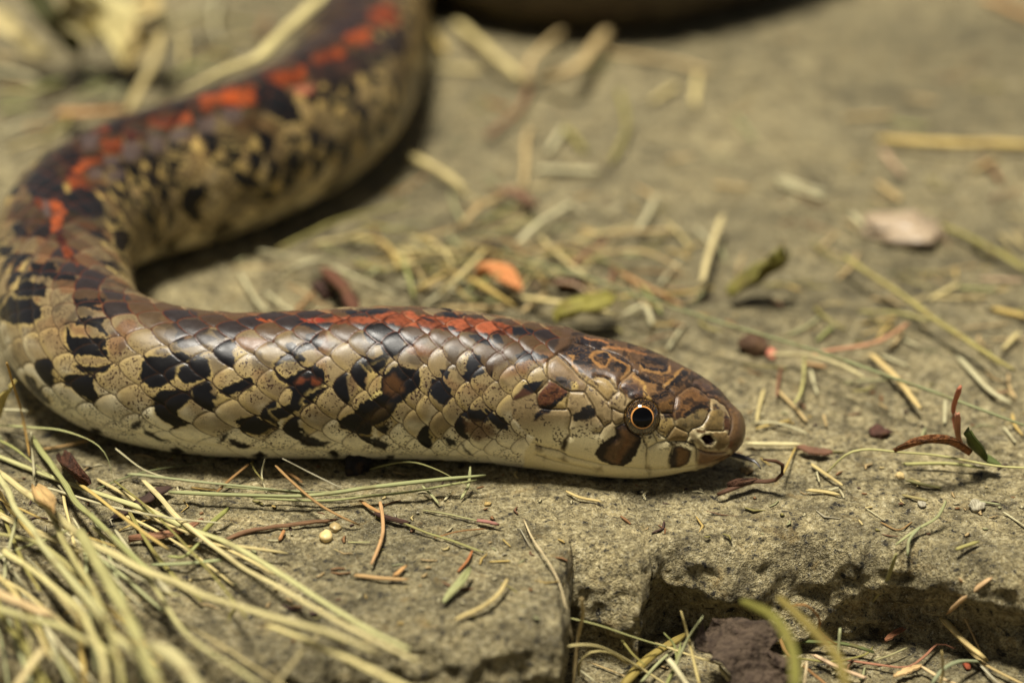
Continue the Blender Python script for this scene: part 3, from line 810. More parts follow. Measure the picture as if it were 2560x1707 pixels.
SUT = {'A': ["410,510 560,640 740,820 880,980 1010,1090 1160,1170 1290,1320 1420,1440", "410,510 430,470 560,440 660,330 740,200", "740,200 790,280 1000,330 1150,400 1280,410 1420,450 1640,520 1760,600 1890,740 1890,820",
             "1890,820 2100,930 2230,980 2352,1050 2450,1110", "1890,840 1800,930 1690,1020 1640,1080 1620,1160 1600,1200", "1600,1200 1560,1180 1500,1080 1430,1000 1330,960 1200,950",
             "1430,1420 1500,1330 1640,1215 1740,1300 1770,1400 1740,1520", "250,640 210,750 215,900 250,1000 400,1080 500,1160 600,1220 680,1245 950,1250 1000,1160 1010,1090", "250,640 300,590 410,510",
             "650,1250 620,1400 600,1568", "980,1210 960,1260 1040,1400 1110,1510", "0,1270 120,1160 250,1020", "0,740 120,710 215,700", "0,430 120,540 250,640", "20,1280 20,1400 60,1568", "330,250 360,360 420,480"],
       'B': ["0,575 180,660 420,800 560,900 670,1000", "670,1000 700,1010 690,1150 660,1280 650,1400 690,1600", "700,1010 800,940 920,850 1020,800 1050,690", "1020,800 1180,880 1300,970 1370,1040",
             "1370,1040 1460,1050 1560,1120 1680,1200 1750,1320 1800,1480 1790,1650 1750,1780", "430,1350 640,1355"],
       'C': ["610,0 600,150 660,230 690,300 680,400 640,560 660,720", "1110,100 1160,220 1180,310 1260,400 1310,480 1330,530", "1330,530 1260,640 1180,640", "1330,530 1470,440 1490,400 1490,160", "1490,400 1550,490 1650,460 1700,420",
             "1500,160 1640,230 1700,250", "1560,540 1730,450", "1560,540 1570,700 1560,760", "2090,700 2120,850 2170,940 2170,1100 2150,1350", "300,180 600,180", "60,150 300,180", "640,1110 1000,1200 1300,1270 1640,1310 2000,1350 2352,1375",
             "0,1080 300,1190 700,1290 1080,1370", "0,890 150,930 480,1010 620,1100"],
       'D': ["60,700 110,880 150,950 120,1050 120,1380", "150,950 330,840 510,795 600,830 640,900 620,1000 570,1150 560,1350", "250,650 320,780 330,830", "330,600 400,680 510,740 520,790", "510,740 640,560 690,510 830,580 960,630 960,720 900,810 640,815 600,830",
             "900,815 1080,900 1110,980 1110,1250", "960,630 1020,570 1220,495 1290,400 1380,180 1375,50", "1320,595 1640,600", "120,1380 560,1360 900,1330 1150,1280 1500,1190 1760,1080", "1110,960 1300,1030 1500,1050 1700,1030", "690,510 680,400 640,330"]}
groove = np.full(flat_x.size, 99.0)
for c, L in SUT.items():
    for s in L:
        idx, d = line_dist(pts(c, s), 26, .25)
        groove[idx] = np.minimum(groove[idx], d)
lo_f = sstep(1130, 1165, fy)             # the chin seams are only faint lines
gs = hm * (1 - .6 * lo_f)
hd = -.020 * np.exp(-(groove / 2.4) ** 2) + .014 * sstep(0, 16, groove)
col[:] = lerp(col, np.broadcast_to(lin((34, 24, 18)), col.shape), gs * .72 * np.exp(-(groove / 1.7) ** 2))
col[:] = lerp(col, np.broadcast_to(lin((190, 168, 128)), col.shape), gs * .22 * np.exp(-((groove - 4.5) / 1.8) ** 2) * sstep(.04, .10, hl))
# nostril: a real pit
idx, d = poly_sdf(pts('D', "1190,740 1250,680 1380,670 1460,790 1390,880 1290,870"), 30, .1)
hd[idx] += np.where(uf[idx] < 2, -.085 * sstep(2, -11, d) + .012 * np.exp(-((d - 5) / 4) ** 2), 0)
# eye socket: rim and hollow
EYE_PX, EYE_R = (1605.0, 1042.5), 44.0
de = np.hypot(flat_x - EYE_PX[0], flat_y - EYE_PX[1])
sel = (uf < 4)
hd += np.where(sel, .012 * np.exp(-((de - EYE_R - 12) / 9) ** 2) * sstep(1060, 990, flat_y) - .06 * sstep(EYE_R + 5, EYE_R - 6, de), 0)
col[:] = lerp(col, np.broadcast_to(lin((16, 12, 10)), col.shape), np.where(sel, sstep(EYE_R + 4.5, EYE_R + .5, de), 0))
dd = disp.ravel() * (1 - hm) + hd * hm
dd = dd.reshape(ph.shape)
tipfade = sstep(.0, .25, us)[:, None]
Pf = Pos + Nrm * (dd * (tipfade * .8 + .2))[..., None]
floor = ground_z(Pf[..., 0], Pf[..., 1]) - .015
Pf[..., 2] = np.maximum(Pf[..., 2], floor)
nu = len(us)
ids = np.arange(nu * nphi).reshape(nu, nphi)
nxt = np.roll(ids, -1, 1)
quads = np.stack([ids[:-1], nxt[:-1], nxt[1:], ids[1:]], -1).reshape(-1, 4)
qc = Pf.reshape(-1, 3)[quads[5000 * 3]]
fn = np.cross(qc[1] - qc[0], qc[2] - qc[0])
ui = quads[5000 * 3][0] // nphi
if fn @ (qc[0] - S[ui, :3]) < 0:
    quads = quads[:, ::-1]

def snake_material():
    m, nt, b = new_mat("snake_skin")
    L = nt.links
    at_ = N(nt, "ShaderNodeAttribute", attribute_name="skin")
    tc = N(nt, "ShaderNodeTexCoord")
    n = N(nt, "ShaderNodeTexNoise"); n.inputs["Scale"].default_value = 9000; n.inputs["Detail"].default_value = 2
    L.new(tc.outputs["Object"], n.inputs["Vector"])
    r = ramp(nt, [(.35, (.85, .85, .85)), (.65, (1.12, 1.12, 1.12))]); L.new(n.outputs[0], r.inputs[0])
    c = mixc(nt, 1.0, at_.outputs["Color"], r.outputs[0], 'MULTIPLY')
    # pepper of fine dark specks, only where the skin carries them (alpha of the skin attribute)
    sp = N(nt, "ShaderNodeTexNoise"); sp.inputs["Scale"].default_value = 3000; sp.inputs["Detail"].default_value = 2; sp.inputs["Roughness"].default_value = .6
    L.new(tc.outputs["Object"], sp.inputs["Vector"])
    sr = ramp(nt, [(.555, (0, 0, 0)), (.615, (1, 1, 1))]); L.new(sp.outputs[0], sr.inputs[0])
    mu = N(nt, "ShaderNodeMath", operation='MULTIPLY'); L.new(sr.outputs[0], mu.inputs[0]); L.new(at_.outputs["Alpha"], mu.inputs[1])
    c = mixc(nt, mu.outputs[0], c, lin((52, 34, 26)))
    L.new(c, b.inputs["Base Color"])
    n2 = N(nt, "ShaderNodeTexNoise"); n2.inputs["Scale"].default_value = 700; n2.inputs["Detail"].default_value = 3
    L.new(tc.outputs["Object"], n2.inputs["Vector"])
    rr = ramp(nt, [(.3, (.26, .26, .26)), (.7, (.40, .40, .40))]); L.new(n2.outputs[0], rr.inputs[0])
    L.new(rr.outputs[0], b.inputs["Roughness"])
    b.inputs["Specular IOR Level"].default_value = .24
    bp = N(nt, "ShaderNodeBump"); bp.inputs["Strength"].default_value = .12; bp.inputs["Distance"].default_value = .0002
    L.new(n.outputs[0], bp.inputs["Height"]); L.new(bp.outputs[0], b.inputs["Normal"])
    return m

SNAKE = bpy.data.objects.new("snake", None)
SNAKE.empty_display_size = .01
link(SNAKE)
tag(SNAKE, "brown and tan snake with black blotches and an orange back stripe lying on the stone", "snake")
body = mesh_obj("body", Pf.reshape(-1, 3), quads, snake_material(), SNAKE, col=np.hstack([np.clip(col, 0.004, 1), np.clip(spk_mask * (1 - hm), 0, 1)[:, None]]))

# eye: globe, iris ring and pupil seated in the socket; one on either side
def cap(center, axis, r, a0, a1, n=48, rings=10):
    z = axis / np.linalg.norm(axis)
    x = np.cross(z, [0, 0, 1.0]); x /= np.linalg.norm(x)
    y = np.cross(z, x)
    V, F = [], []
    for k in range(rings + 1):
        a = a0 + (a1 - a0) * k / rings
        for j in range(n):
            t = 2 * math.pi * j / n
            V.append(center + r * (math.cos(a) * z + math.sin(a) * (math.cos(t) * x + math.sin(t) * y)))
    for k in range(rings):
        for j in range(n):
            F.append((k * n + j, (k + 1) * n + j, (k + 1) * n + (j + 1) % n, k * n + (j + 1) % n))
    return np.array(V), np.array(F)

def glossy(name, c, rough=.08, coat=1.0):
    m, nt, b = new_mat(name)
    b.inputs["Base Color"].default_value = (*lin(c), 1)
    b.inputs["Roughness"].default_value = rough
    b.inputs["Coat Weight"].default_value = coat
    b.inputs["Coat Roughness"].default_value = .03
    return m, nt, b

m_globe, nt, b = glossy("eye_globe", (60, 40, 22))
tcn = N(nt, "ShaderNodeTexCoord"); nn = N(nt, "ShaderNodeTexNoise"); nn.inputs["Scale"].default_value = 5200; nn.inputs["Detail"].default_value = 3
nt.links.new(tcn.outputs["Object"], nn.inputs["Vector"])
rr = ramp(nt, [(.48, lin((14, 9, 6))), (.58, lin((70, 48, 22))), (.70, lin((140, 108, 52)))])
nt.links.new(nn.outputs[0], rr.inputs[0]); nt.links.new(rr.outputs[0], b.inputs["Base Color"])
m_ring, _, _ = glossy("eye_ring", (196, 136, 70))
m_pupil, _, pb = glossy("eye_pupil", (3, 3, 4), .06, 0)
pb.inputs["Specular IOR Level"].default_value = .25
cand = np.where((uf < 4) & (facing.ravel() > .2), de, 1e9)
ie = int(np.argmin(cand))
iu, ij = ie // nphi, ie % nphi
for jj in (ij, int(mir[ij])):
    c0, nrm = Pos[iu, jj], Nrm[iu, jj].copy()
    sc_e = PX * ((c0 - CAM) @ FWD)
    Rv = EYE_R * PX * ((Pos[iu, ij] - CAM) @ FWD)
    # the globe looks a little forward and sideways
    axis = nrm.copy(); axis[2] *= .45; axis /= np.linalg.norm(axis)
    inset = .55 * Rv
    Rg = math.hypot(Rv, inset)
    ctr = c0 - nrm * inset
    V, F = cap(ctr, nrm, Rg, .001, 1.5)
    eye = mesh_obj("eye", V, F, m_globe, SNAKE)
    if jj == ij:
        tocam = CAM - ctr; tocam /= np.linalg.norm(tocam)
        axis = .55 * nrm + .45 * tocam
        axis /= np.linalg.norm(axis)
    ap = math.asin(25 / 44 * Rv / Rg)
    V, F = cap(ctr, axis, Rg + .004, ap - .02, ap + .085, rings=4); mesh_obj("iris", V, F, m_ring, eye)
    V, F = cap(ctr, axis, Rg + .006, .001, ap); mesh_obj("pupil", V, F, m_pupil, eye)

# forked tongue just slipping out of the lip
def tube(P, w, th, n=6, taper=None, twist=0.0, upv=(0, 0, 1.0)):
    P = np.asarray(P, float); m = len(P)
    T_ = np.gradient(P, axis=0); T_ /= np.linalg.norm(T_, axis=1, keepdims=True) + 1e-12
    sd_ = np.cross(T_, np.asarray(upv, float)); sd_ /= np.linalg.norm(sd_, axis=1, keepdims=True) + 1e-9
    up_ = np.cross(sd_, T_)
    tp = np.ones(m) if taper is None else taper
    tw = twist * np.linspace(0, 1, m) if np.isscalar(twist) else twist
    V, UV = [], []
    for i in range(m):
        for j in range(n):
            a = 2 * math.pi * j / n
            a_x, a_y = math.cos(a) * w / 2 * tp[i], math.sin(a) * th / 2 * max(tp[i], .3)
            ct, st = math.cos(tw[i]), math.sin(tw[i])
            V.append(P[i] + sd_[i] * (a_x * ct - a_y * st) + up_[i] * (a_x * st + a_y * ct))
            UV.append((math.cos(a) * .5 + .5, i / (m - 1)))
    F = []
    for i in range(m - 1):
        for j in range(n):
            F.append((i * n + j, i * n + (j + 1) % n, (i + 1) * n + (j + 1) % n, (i + 1) * n + j))
    for base, sgn in ((0, -1), ((m - 1) * n, 1)):
        for j in range(1, n // 2):
            q = [base + (j - 1) if False else base + 0, base + j, base + j + 1, base + (n - j) % n] if False else None
    V.append(P[0]); UV.append((.5, 0)); V.append(P[-1]); UV.append((.5, 1))
    for j in range(0, n, 2):
        F.append((m * n, (j + 2) % n, (j + 1) % n, j))
        o_ = (m - 1) * n
        F.append((m * n + 1, o_ + j, o_ + (j + 1) % n, o_ + (j + 2) % n))
    return np.array(V), np.array(F), np.array(UV)

def at_plane_y(px, py, y):
    d = px_ray(px, py); return CAM + d * ((y - CAM[1]) / d[1])
m_tongue, _, _ = glossy("tongue", (30, 24, 24), .3, .2)
yt = at_plane_y(1840, 1120, 0)[1]
k_sn = int(np.argmin(np.abs(us - .55)))
ytip = S[k_sn, 1]
TP = [at_plane_y(1800, 1118, ytip - .05), at_plane_y(1828, 1134, ytip - .08), at_plane_y(1858, 1143, ytip - .12), at_plane_y(1880, 1150, ytip - .16)]
P1 = cat_rom(TP + [at_plane_y(1893, 1158, ytip - .22), at_plane_y(1902, 1172, ytip - .3)], 22)
V1, F1, _ = tube(P1, .11, .07, 6, np.interp(np.linspace(0, 1, 22), [0, .5, .75, 1], [1, .9, .55, .2]))
P2 = cat_rom([TP[1], TP[2] + np.array([0, .02, 0.0]), TP[3] + np.array([.02, .12, .02]), TP[3] + np.array([.1, .22, -.03])], 14)
V2, F2, _ = tube(P2, .05, .035, 6, np.linspace(1, .3, 14))
mesh_obj("tongue", np.vstack([V1, V2]), np.vstack([F1, F2 + len(V1)]), m_tongue, SNAKE)
# ------------------------------------------------------------------ litter: straw, stalks, bark, leaves
def plant_material(name, rough=.7, streak=14.0, bump=.35, spots=True):
    m, nt, b = new_mat(name)
    L = nt.links
    oi = N(nt, "ShaderNodeObjectInfo")
    uv = N(nt, "ShaderNodeTexCoord")
    mp = N(nt, "ShaderNodeMapping"); mp.inputs["Scale"].default_value = (streak, 1.2, 1)
    L.new(uv.outputs["UV"], mp.inputs["Vector"])
    cm = N(nt, "ShaderNodeCombineXYZ"); L.new(oi.outputs["Random"], cm.inputs[2])
    va = N(nt, "ShaderNodeVectorMath", operation='MULTIPLY_ADD')
    va.inputs[1].default_value = (1, 1, 1)
    sc = N(nt, "ShaderNodeVectorMath", operation='SCALE'); sc.inputs["Scale"].default_value = 37.0
    L.new(cm.outputs[0], sc.inputs[0]); L.new(mp.outputs[0], va.inputs[0]); L.new(sc.outputs[0], va.inputs[2])
    n = N(nt, "ShaderNodeTexNoise"); n.inputs["Scale"].default_value = 1.0; n.inputs["Detail"].default_value = 4
    L.new(va.outputs[0], n.inputs["Vector"])
    r = ramp(nt, [(.30, (.50, .48, .42)), (.5, (.95, .95, .93)), (.72, (1.25, 1.24, 1.2))]); L.new(n.outputs[0], r.inputs[0])
    c = mixc(nt, 1.0, oi.outputs["Color"], r.outputs[0], 'MULTIPLY')
    n2 = N(nt, "ShaderNodeTexNoise"); n2.inputs["Scale"].default_value = 260; n2.inputs["Detail"].default_value = 3
    L.new(uv.outputs["Object"], n2.inputs["Vector"])
    r2 = ramp(nt, [(.56, (0, 0, 0)), (.70, (.38, .38, .38))]); L.new(n2.outputs[0], r2.inputs[0])
    c2 = mixc(nt, r2.outputs[0], c, lin((104, 78, 44)))
    r3 = ramp(nt, [(.40, (.5, .5, .5)), (.30, (0, 0, 0))])
    L.new(c2 if spots else c, b.inputs["Base Color"])
    b.inputs["Roughness"].default_value = rough
    b.inputs["Specular IOR Level"].default_value = .3
    bp = N(nt, "ShaderNodeBump"); bp.inputs["Strength"].default_value = bump; bp.inputs["Distance"].default_value = .0003
    L.new(n.outputs[0], bp.inputs["Height"]); L.new(bp.outputs[0], b.inputs["Normal"])
    return m

M_STRAW = plant_material("dry_straw")
M_BARK = plant_material("bark", .85, 5.0, .8)
M_DEAD = plant_material("dead_leaf", .9, 3.0, 1.0)
_nt = M_DEAD.node_tree
for _n in _nt.nodes:
    if _n.type == 'TEX_NOISE' and abs(_n.inputs['Scale'].default_value - 260) < 1:
        _n.inputs['Scale'].default_value = 900; _n.inputs['Detail'].default_value = 6
        _b = [q for q in _nt.nodes if q.type == 'BUMP'][0]
        _nt.links.new(_n.outputs[0], _b.inputs['Height']); _b.inputs['Distance'].default_value = .0016
        for _l in list(_nt.links):
            if _l.from_node == _n and _l.to_node.type == 'VALTORGB':
                _l.to_node.color_ramp.elements[0].position = .45; _l.to_node.color_ramp.elements[1].color = (.9, .9, .9, 1)
    if _n.type == 'MIX' and tuple(round(x, 3) for x in _n.inputs[7].default_value[:3]) == tuple(round(float(x), 3) for x in lin((104, 78, 44))):
        _n.inputs[7].default_value = (*lin((46, 34, 26)), 1)
M_LEAF = plant_material("dry_leaf", .75, 6.0, .6)
rng = random.Random(11)
M_SEED, _nt2, _b2 = new_mat("seed_coat")
_oi = N(_nt2, "ShaderNodeObjectInfo"); _tc = N(_nt2, "ShaderNodeTexCoord"); _no = N(_nt2, "ShaderNodeTexNoise"); _no.inputs['Scale'].default_value = 900; _no.inputs['Detail'].default_value = 4
_nt2.links.new(_tc.outputs['Object'], _no.inputs['Vector'])
_rp = ramp(_nt2, [(.35, (.72, .68, .60)), (.6, (1.05, 1.05, 1.02))]); _nt2.links.new(_no.outputs[0], _rp.inputs[0])
_nt2.links.new(mixc(_nt2, 1.0, _oi.outputs['Color'], _rp.outputs[0], 'MULTIPLY'), _b2.inputs['Base Color'])
_b2.inputs['Roughness'].default_value = .45
COL = {'straw': (196, 176, 118), 'pale': (186, 175, 134), 'gold': (186, 158, 88), 'green': (142, 142, 84), 'dgreen': (96, 100, 44), 'olive': (136, 126, 66),
       'tan': (180, 154, 104), 'brown': (118, 82, 52), 'dbrown': (74, 48, 38), 'red': (126, 88, 62), 'orange': (180, 134, 84), 'pink': (180, 150, 116), 'grey': (168, 158, 128), 'rust': (138, 98, 56), 'gg': (156, 154, 108)}

def place(P, zs, lift, low=False):
    out = []
    base = LOW_Z if low else 0.0
    for (x, y), z in zip(P, zs):
        p = at(x, y, base + z + lift)
        if not low:
            p[2] += max(ground_z(p[0], p[1]), -.05) if z < .3 else 0
        out.append(p)
    return np.array(out)

def blade(name, crop, s, w, c, label, cat='straw', z=0, low=False, mat=None, group=None, th=.65, taper='stalk', twist=0.0, n=None, collect=None):
    """one strand: pixel path -> a flattened, slightly ribbed tube resting at height z (cm; number or list)"""
    P2 = pts(crop, s)
    zs = np.interp(np.linspace(0, 1, len(P2)), np.linspace(0, 1, len(np.atleast_1d(z))), np.atleast_1d(z))
    dep0 = (at(*P2[len(P2) // 2], zs[len(zs) // 2] + (LOW_Z if low else 0)) - CAM) @ FWD
    wc = w * PX * dep0
    P3 = place(P2, zs, wc * th * .5, low)
    ln = np.linalg.norm(np.diff(P3, axis=0), axis=1).sum()
    n = n or int(min(40, max(10, ln / .12)))
    Pc = cat_rom(P3, n)
    wob = min(wc * .25, .05)
    sd = rng.randrange(9999)
    tt = np.linspace(0, ln, n)
    Pc[:, 0] += wob * vnoise(tt / .7, sd, 0, 5); Pc[:, 1] += wob * vnoise(tt / .7, sd, 3, 6)
    t = np.linspace(0, 1, n)
    if taper == 'stalk': tp = np.interp(t, [0, .04, .9, 1], [.75, 1, .92, .6])
    elif taper == 'tip': tp = np.interp(t, [0, .05, .5, 1], [.8, 1, .8, .12])
    elif taper == 'both': tp = np.interp(t, [0, .25, .7, 1], [.15, .9, 1, .15])
    else: tp = np.ones(n)
    tp = tp * (1 + .10 * vnoise(tt / .3, sd, 7, 8))
    V, F, UV = tube(Pc, wc, wc * th, 8, tp, np.array([twist * k for k in t]) + .25 * vnoise(tt / 1.5, sd, 1, 9))
    # torn ends: the cut edge is ragged, never a clean cap
    for i0, sg in ((0, -1), (n - 1, 1)):
        Tn = Pc[min(i0 + 1, n - 1)] - Pc[max(i0 - 1, 0)]; Tn /= np.linalg.norm(Tn) + 1e-9
        for q in range(8):
            V[i0 * 8 + q] += Tn * sg * wc * rng.uniform(-.2, .9)
    if mat is M_BARK:
        V = V + .12 * wc * np.stack([vnoise(V[:, 0] / (wc * .6), V[:, 1] / (wc * .6), V[:, 2] / (wc * .6), k + 30) for k in range(3)], 1)
    if collect is not None:                      # too small to pick apart: joins the common litter mesh
        collect.append((V, F, .95 * lin(COL[c]) * rng.uniform(.85, 1.1)))
        return None
    org = V[:-2].mean(0)
    ob = mesh_obj(name, V - org, F, mat or M_STRAW, uv=UV * np.array([1, max(1, ln)]), smooth=False)
    ob.location = Vector(org * CM)
    cc = lin(COL[c]) if isinstance(c, str) else lin(c)
    cc = cc * (np.array([.98, 1.02, 1.08]) if mat is None else 1)
    j = 1 + rng.uniform(-.10, .10)
    ob.color = (*np.clip(cc * j, 0, 1), 1)
    tag(ob, label, cat, group)
    return ob

def chunk(name, px, py, rx, ry, c, label, cat, z=None, low=False, mat=None, group=None, rough=.35, h=.6, rot=0, seed=None):
    """a solid lump or crumb, uneven all over; rx, ry in photo pixels, h its height over its width"""
    seed = rng.randrange(999) if seed is None else seed
    base = LOW_Z if low else 0.0
    p = at(px, py, base)
    sc = PX * ((p - CAM) @ FWD)
    a, d = rx * sc, ry * sc / math.sin(PITCH) * .8
    hh = min(a, d) * h
    nu_, nv_ = 20, 12
    V, F = [], []
    for i in range(nv_ + 1):
        t = math.pi * i / nv_
        for k in range(nu_):
            f = 2 * math.pi * k / nu_
            V.append((math.sin(t) * math.cos(f), math.sin(t) * math.sin(f), math.cos(t)))
    V = np.array(V)
    V *= (1 + rough * vnoise(V[:, 0] * 1.6 + seed, V[:, 1] * 1.6, V[:, 2] * 1.6, 3) + rough * .5 * vnoise(V[:, 0] * 4 + seed, V[:, 1] * 4, V[:, 2] * 4, 4))[:, None]
    V *= np.array([a, d, hh])
    ca, sa = math.cos(rot), math.sin(rot)
    V = V @ np.array([[ca, sa, 0], [-sa, ca, 0], [0, 0, 1]])
    for i in range(nv_):
        for k in range(nu_):
            F.append((i * nu_ + k, (i + 1) * nu_ + k, (i + 1) * nu_ + (k + 1) % nu_, i * nu_ + (k + 1) % nu_))
    uv = np.stack([V[:, 0] / a, V[:, 1] / d], 1)
    ob = mesh_obj(name, V, F, mat or M_BARK, uv=uv)
    gz = float(ground_z(p[0], p[1])) if not low else 0
    ob.location = Vector(np.array([p[0], p[1], base + gz + hh * .75]) * CM) if z is None else Vector(at(px, py, z) * CM)
    ob.color = (*(lin(COL[c]) if isinstance(c, str) else lin(c)), 1)
    tag(ob, label, cat, group)
    return ob

def leaf(name, crop, s, w, c, label, z=0, low=False, curl=.5, crinkle=.25, cat='leaf', group=None, jag=.0):
    """a leaf or leaf scrap: midrib path in photo pixels, width w, curled and crinkled sheet with thickness"""
    P2 = pts(crop, s)
    zs = np.interp(np.linspace(0, 1, len(P2)), np.linspace(0, 1, len(np.atleast_1d(z))), np.atleast_1d(z))
    dep0 = (at(*P2[len(P2) // 2], zs[len(zs) // 2]) - CAM) @ FWD
    wc = w * PX * dep0
    P3 = cat_rom(place(P2, zs, .03 + .1 * wc, low), 30)
    T_ = np.gradient(P3, axis=0); T_ /= np.linalg.norm(T_, axis=1, keepdims=True)
    sdv = np.cross(T_, [0, 0, 1.0]); sdv /= np.linalg.norm(sdv, axis=1, keepdims=True) + 1e-9
    # show the blade to the picture as much as lying leaves do
    upd = np.cross(sdv, T_)
    m_ = 13
    sd = rng.randrange(999)
    V, UV = [], []
    for side in (1, -1):
        for i in range(30):
            t = i / 29
            half_w = wc / 2 * max(.06, math.sin(math.pi * min(1, t * .93 + .05)) ** .6)
            for k in range(m_):
                v = k / (m_ - 1) * 2 - 1
                e = 1 + jag * float(vnoise(t * 9, np.sign(v) * 3 + sd, 0, 5)) * abs(v)
                hgt_ = curl * wc * .5 * v * v * (1 + .5 * math.sin(t * 3 + sd)) + crinkle * wc * .35 * float(vnoise(t * 5, v * 1.5, sd, 6))
                V.append(P3[i] + sdv[i] * v * half_w * e + upd[i] * (hgt_ + side * .012))
                UV.append((k / (m_ - 1), t * 2))
    F = []
    q = 30 * m_
    for i in range(29):
        for k in range(m_ - 1):
            a = i * m_ + k
            F.append((a, a + 1, a + m_ + 1, a + m_)); F.append((q + a, q + a + m_, q + a + m_ + 1, q + a + 1))
        for k in (0, m_ - 1):
            a = i * m_ + k
            F.append((a, a + m_, q + a + m_, q + a))
    V = np.array(V); org = V.mean(0)
    ob = mesh_obj(name, V - org, F, M_DEAD if name == 'dead_leaf' and sum(c if not isinstance(c, str) else COL[c]) < 330 else M_LEAF, uv=np.array(UV))
    ob.location = Vector(org * CM)
    ob.color = (*(lin(COL[c]) if isinstance(c, str) else lin(c)), 1)
    tag(ob, label, cat, group)
    return ob

# --- the loose bundle of long grass in front of the snake (raised, some ends leave the frame)
G1 = "long grass stalks of the loose bundle in front of the snake"
for crop, s, w, c, z, lab in (
    ('F', "-60,75 480,280 900,430 1180,550 1500,680 1900,920 2325,1190 2620,1340", 15, (170, 166, 104), [.12, .3, .6, 1.0, 1.4], "long straw stalk turning pale green, crossing the whole bundle from snake's bend to slab edge"),
    ('F', "930,255 1180,520 1500,770 1900,1010 2325,1240 2700,1430", 14, 'straw', [.35, .7, 1.1, 1.5, 1.9], "cut straw stalk whose blunt end rises from the dark bark chip"),
    ('F', "205,-30 330,150 450,330 600,500 750,640 900,790 1100,930", 15, (104, 108, 52), [.1, .5, .9, 1.2, 1.5], "dark green channelled grass blade running down over the bundle"),
    ('F', "-80,160 0,220 200,360 400,520 560,640 750,740 950,860 1150,920 1400,1030 1800,1150 2100,1240 2450,1370", 20, (186, 168, 108), [.8, 1.5, 1.9, 2.1, 2.3], "broad blurred straw stalk with a fuzzy node, lying across the bundle"),
    ('F', "-60,150 0,240 100,440 250,640 400,820 520,960 660,1120", 16, (158, 152, 98), [1.2, 1.9, 2.3, 2.6], "blurred grey green stalk falling steeply through the bundle"),
    ('F', "40,700 60,740 200,830 350,950 500,1090 580,1200 650,1380 700,1620", 17, (190, 174, 108), [1.0, 1.7, 2.2, 2.5], "bent yellow straw stalk with a kink, dropping to the slab edge"),
    ('F', "280,400 400,620 500,820 620,1000 700,1200 760,1400 790,1620", 15, (148, 136, 76), [1.2, 1.8, 2.3, 2.6], "olive straw stalk dropping steeply beside the kinked yellow one"),
    ('F', "-60,970 0,1000 150,1060 320,1130", 25, (196, 156, 106), [1.6, 1.9], "short broad tan stalk piece poking into the bundle"),
    ('F', "-60,1080 0,1090 200,1150 400,1200 560,1290 720,1360", 20, (164, 154, 92), [1.6, 1.9, 2.1], "straw stalk lying below the short broad tan piece"),
    ('F', "540,600 700,900 850,1150 950,1400 1060,1640", 30, (120, 114, 60), [2.2, 2.8, 3.2], "wide dark olive grass blade, strongly blurred"),
    ('F', "960,880 1080,1080 1180,1220 1300,1330 1500,1450 1680,1590", 12, (158, 148, 92), [.9, 1.3, 1.7], "thin straw stalk splitting off below the bundle"),
    ('F', "1740,1195 2000,1290 2325,1450 2700,1640", 17, (198, 178, 112), [1.5, 1.7, 2.0], "cut pale straw stalk beginning under the bundle's lower end"),
    ('F', "2060,1260 1930,1380 1780,1590", 10, (156, 136, 90), [1.3, 1.7], "thin brownish stalk branching down from the bundle's lower end"),
    ('F', "150,1170 280,1290 380,1430 470,1580", 10, 'gg', [1.0, 1.4], "thin grey green blade curving down under the bundle"),
    ('F', "110,1590 210,1450 300,1340", 24, (188, 162, 108), [1.2, 1.6], "broad tan straw end standing in the bottom corner"),
    ('F', "145,1590 180,1380 190,1280", 7, 'olive', [1.2, 1.6], "thin upright olive stalk beside the broad tan end"),
    ('F', "20,940 40,780 60,700 115,490", 8, 'gg', [.5, 1.0, 1.2], "thin pale stalk standing nearly upright at the bundle's back"),
    ('F', "0,480 150,560 330,640 560,720", 11, 'straw', [.5, .8, .8], "straw stalk at the bundle's back under the green blade"),
    ('F', "-40,600 150,640 300,700 500,860 640,1010", 13, 'olive', [.9, 1.2, 1.5], "olive stalk hidden among the thick of the bundle"),
    ('F', "-40,780 120,700 300,640 480,560", 9, 'green', [.7, .8], "thin green stalk crossing the bundle the other way"),
    ('F', "-30,860 100,980 260,1240 330,1400", 12, 'gold', [1.4, 1.9], "golden stalk falling along the frame's corner"),
    ('F', "300,720 460,900 640,1180 820,1330 960,1480 1020,1600", 18, (170, 158, 100), [1.6, 2.0, 2.4], "pale blurred stalk beside the wide dark olive blade"),
    ('F', "1000,1330 1150,1430 1300,1600", 40, (150, 138, 92), [1.6, 2.0], "frayed blurred straw end near the slab's front edge"),
    ('F', "600,560 800,720 1000,950 1150,1000", 10, 'olive', [.6, 1.0], "short olive stalk tucked under the broad blurred one")):
    blade("grass_stalk", crop, s, w * 1.12, tuple(.62 * q + .38 * t for q, t in zip(c if not isinstance(c, str) else COL[c], (204, 192, 142))), lab, 'grass stalk', [.42 * q for q in z], group=G1, th=.6)

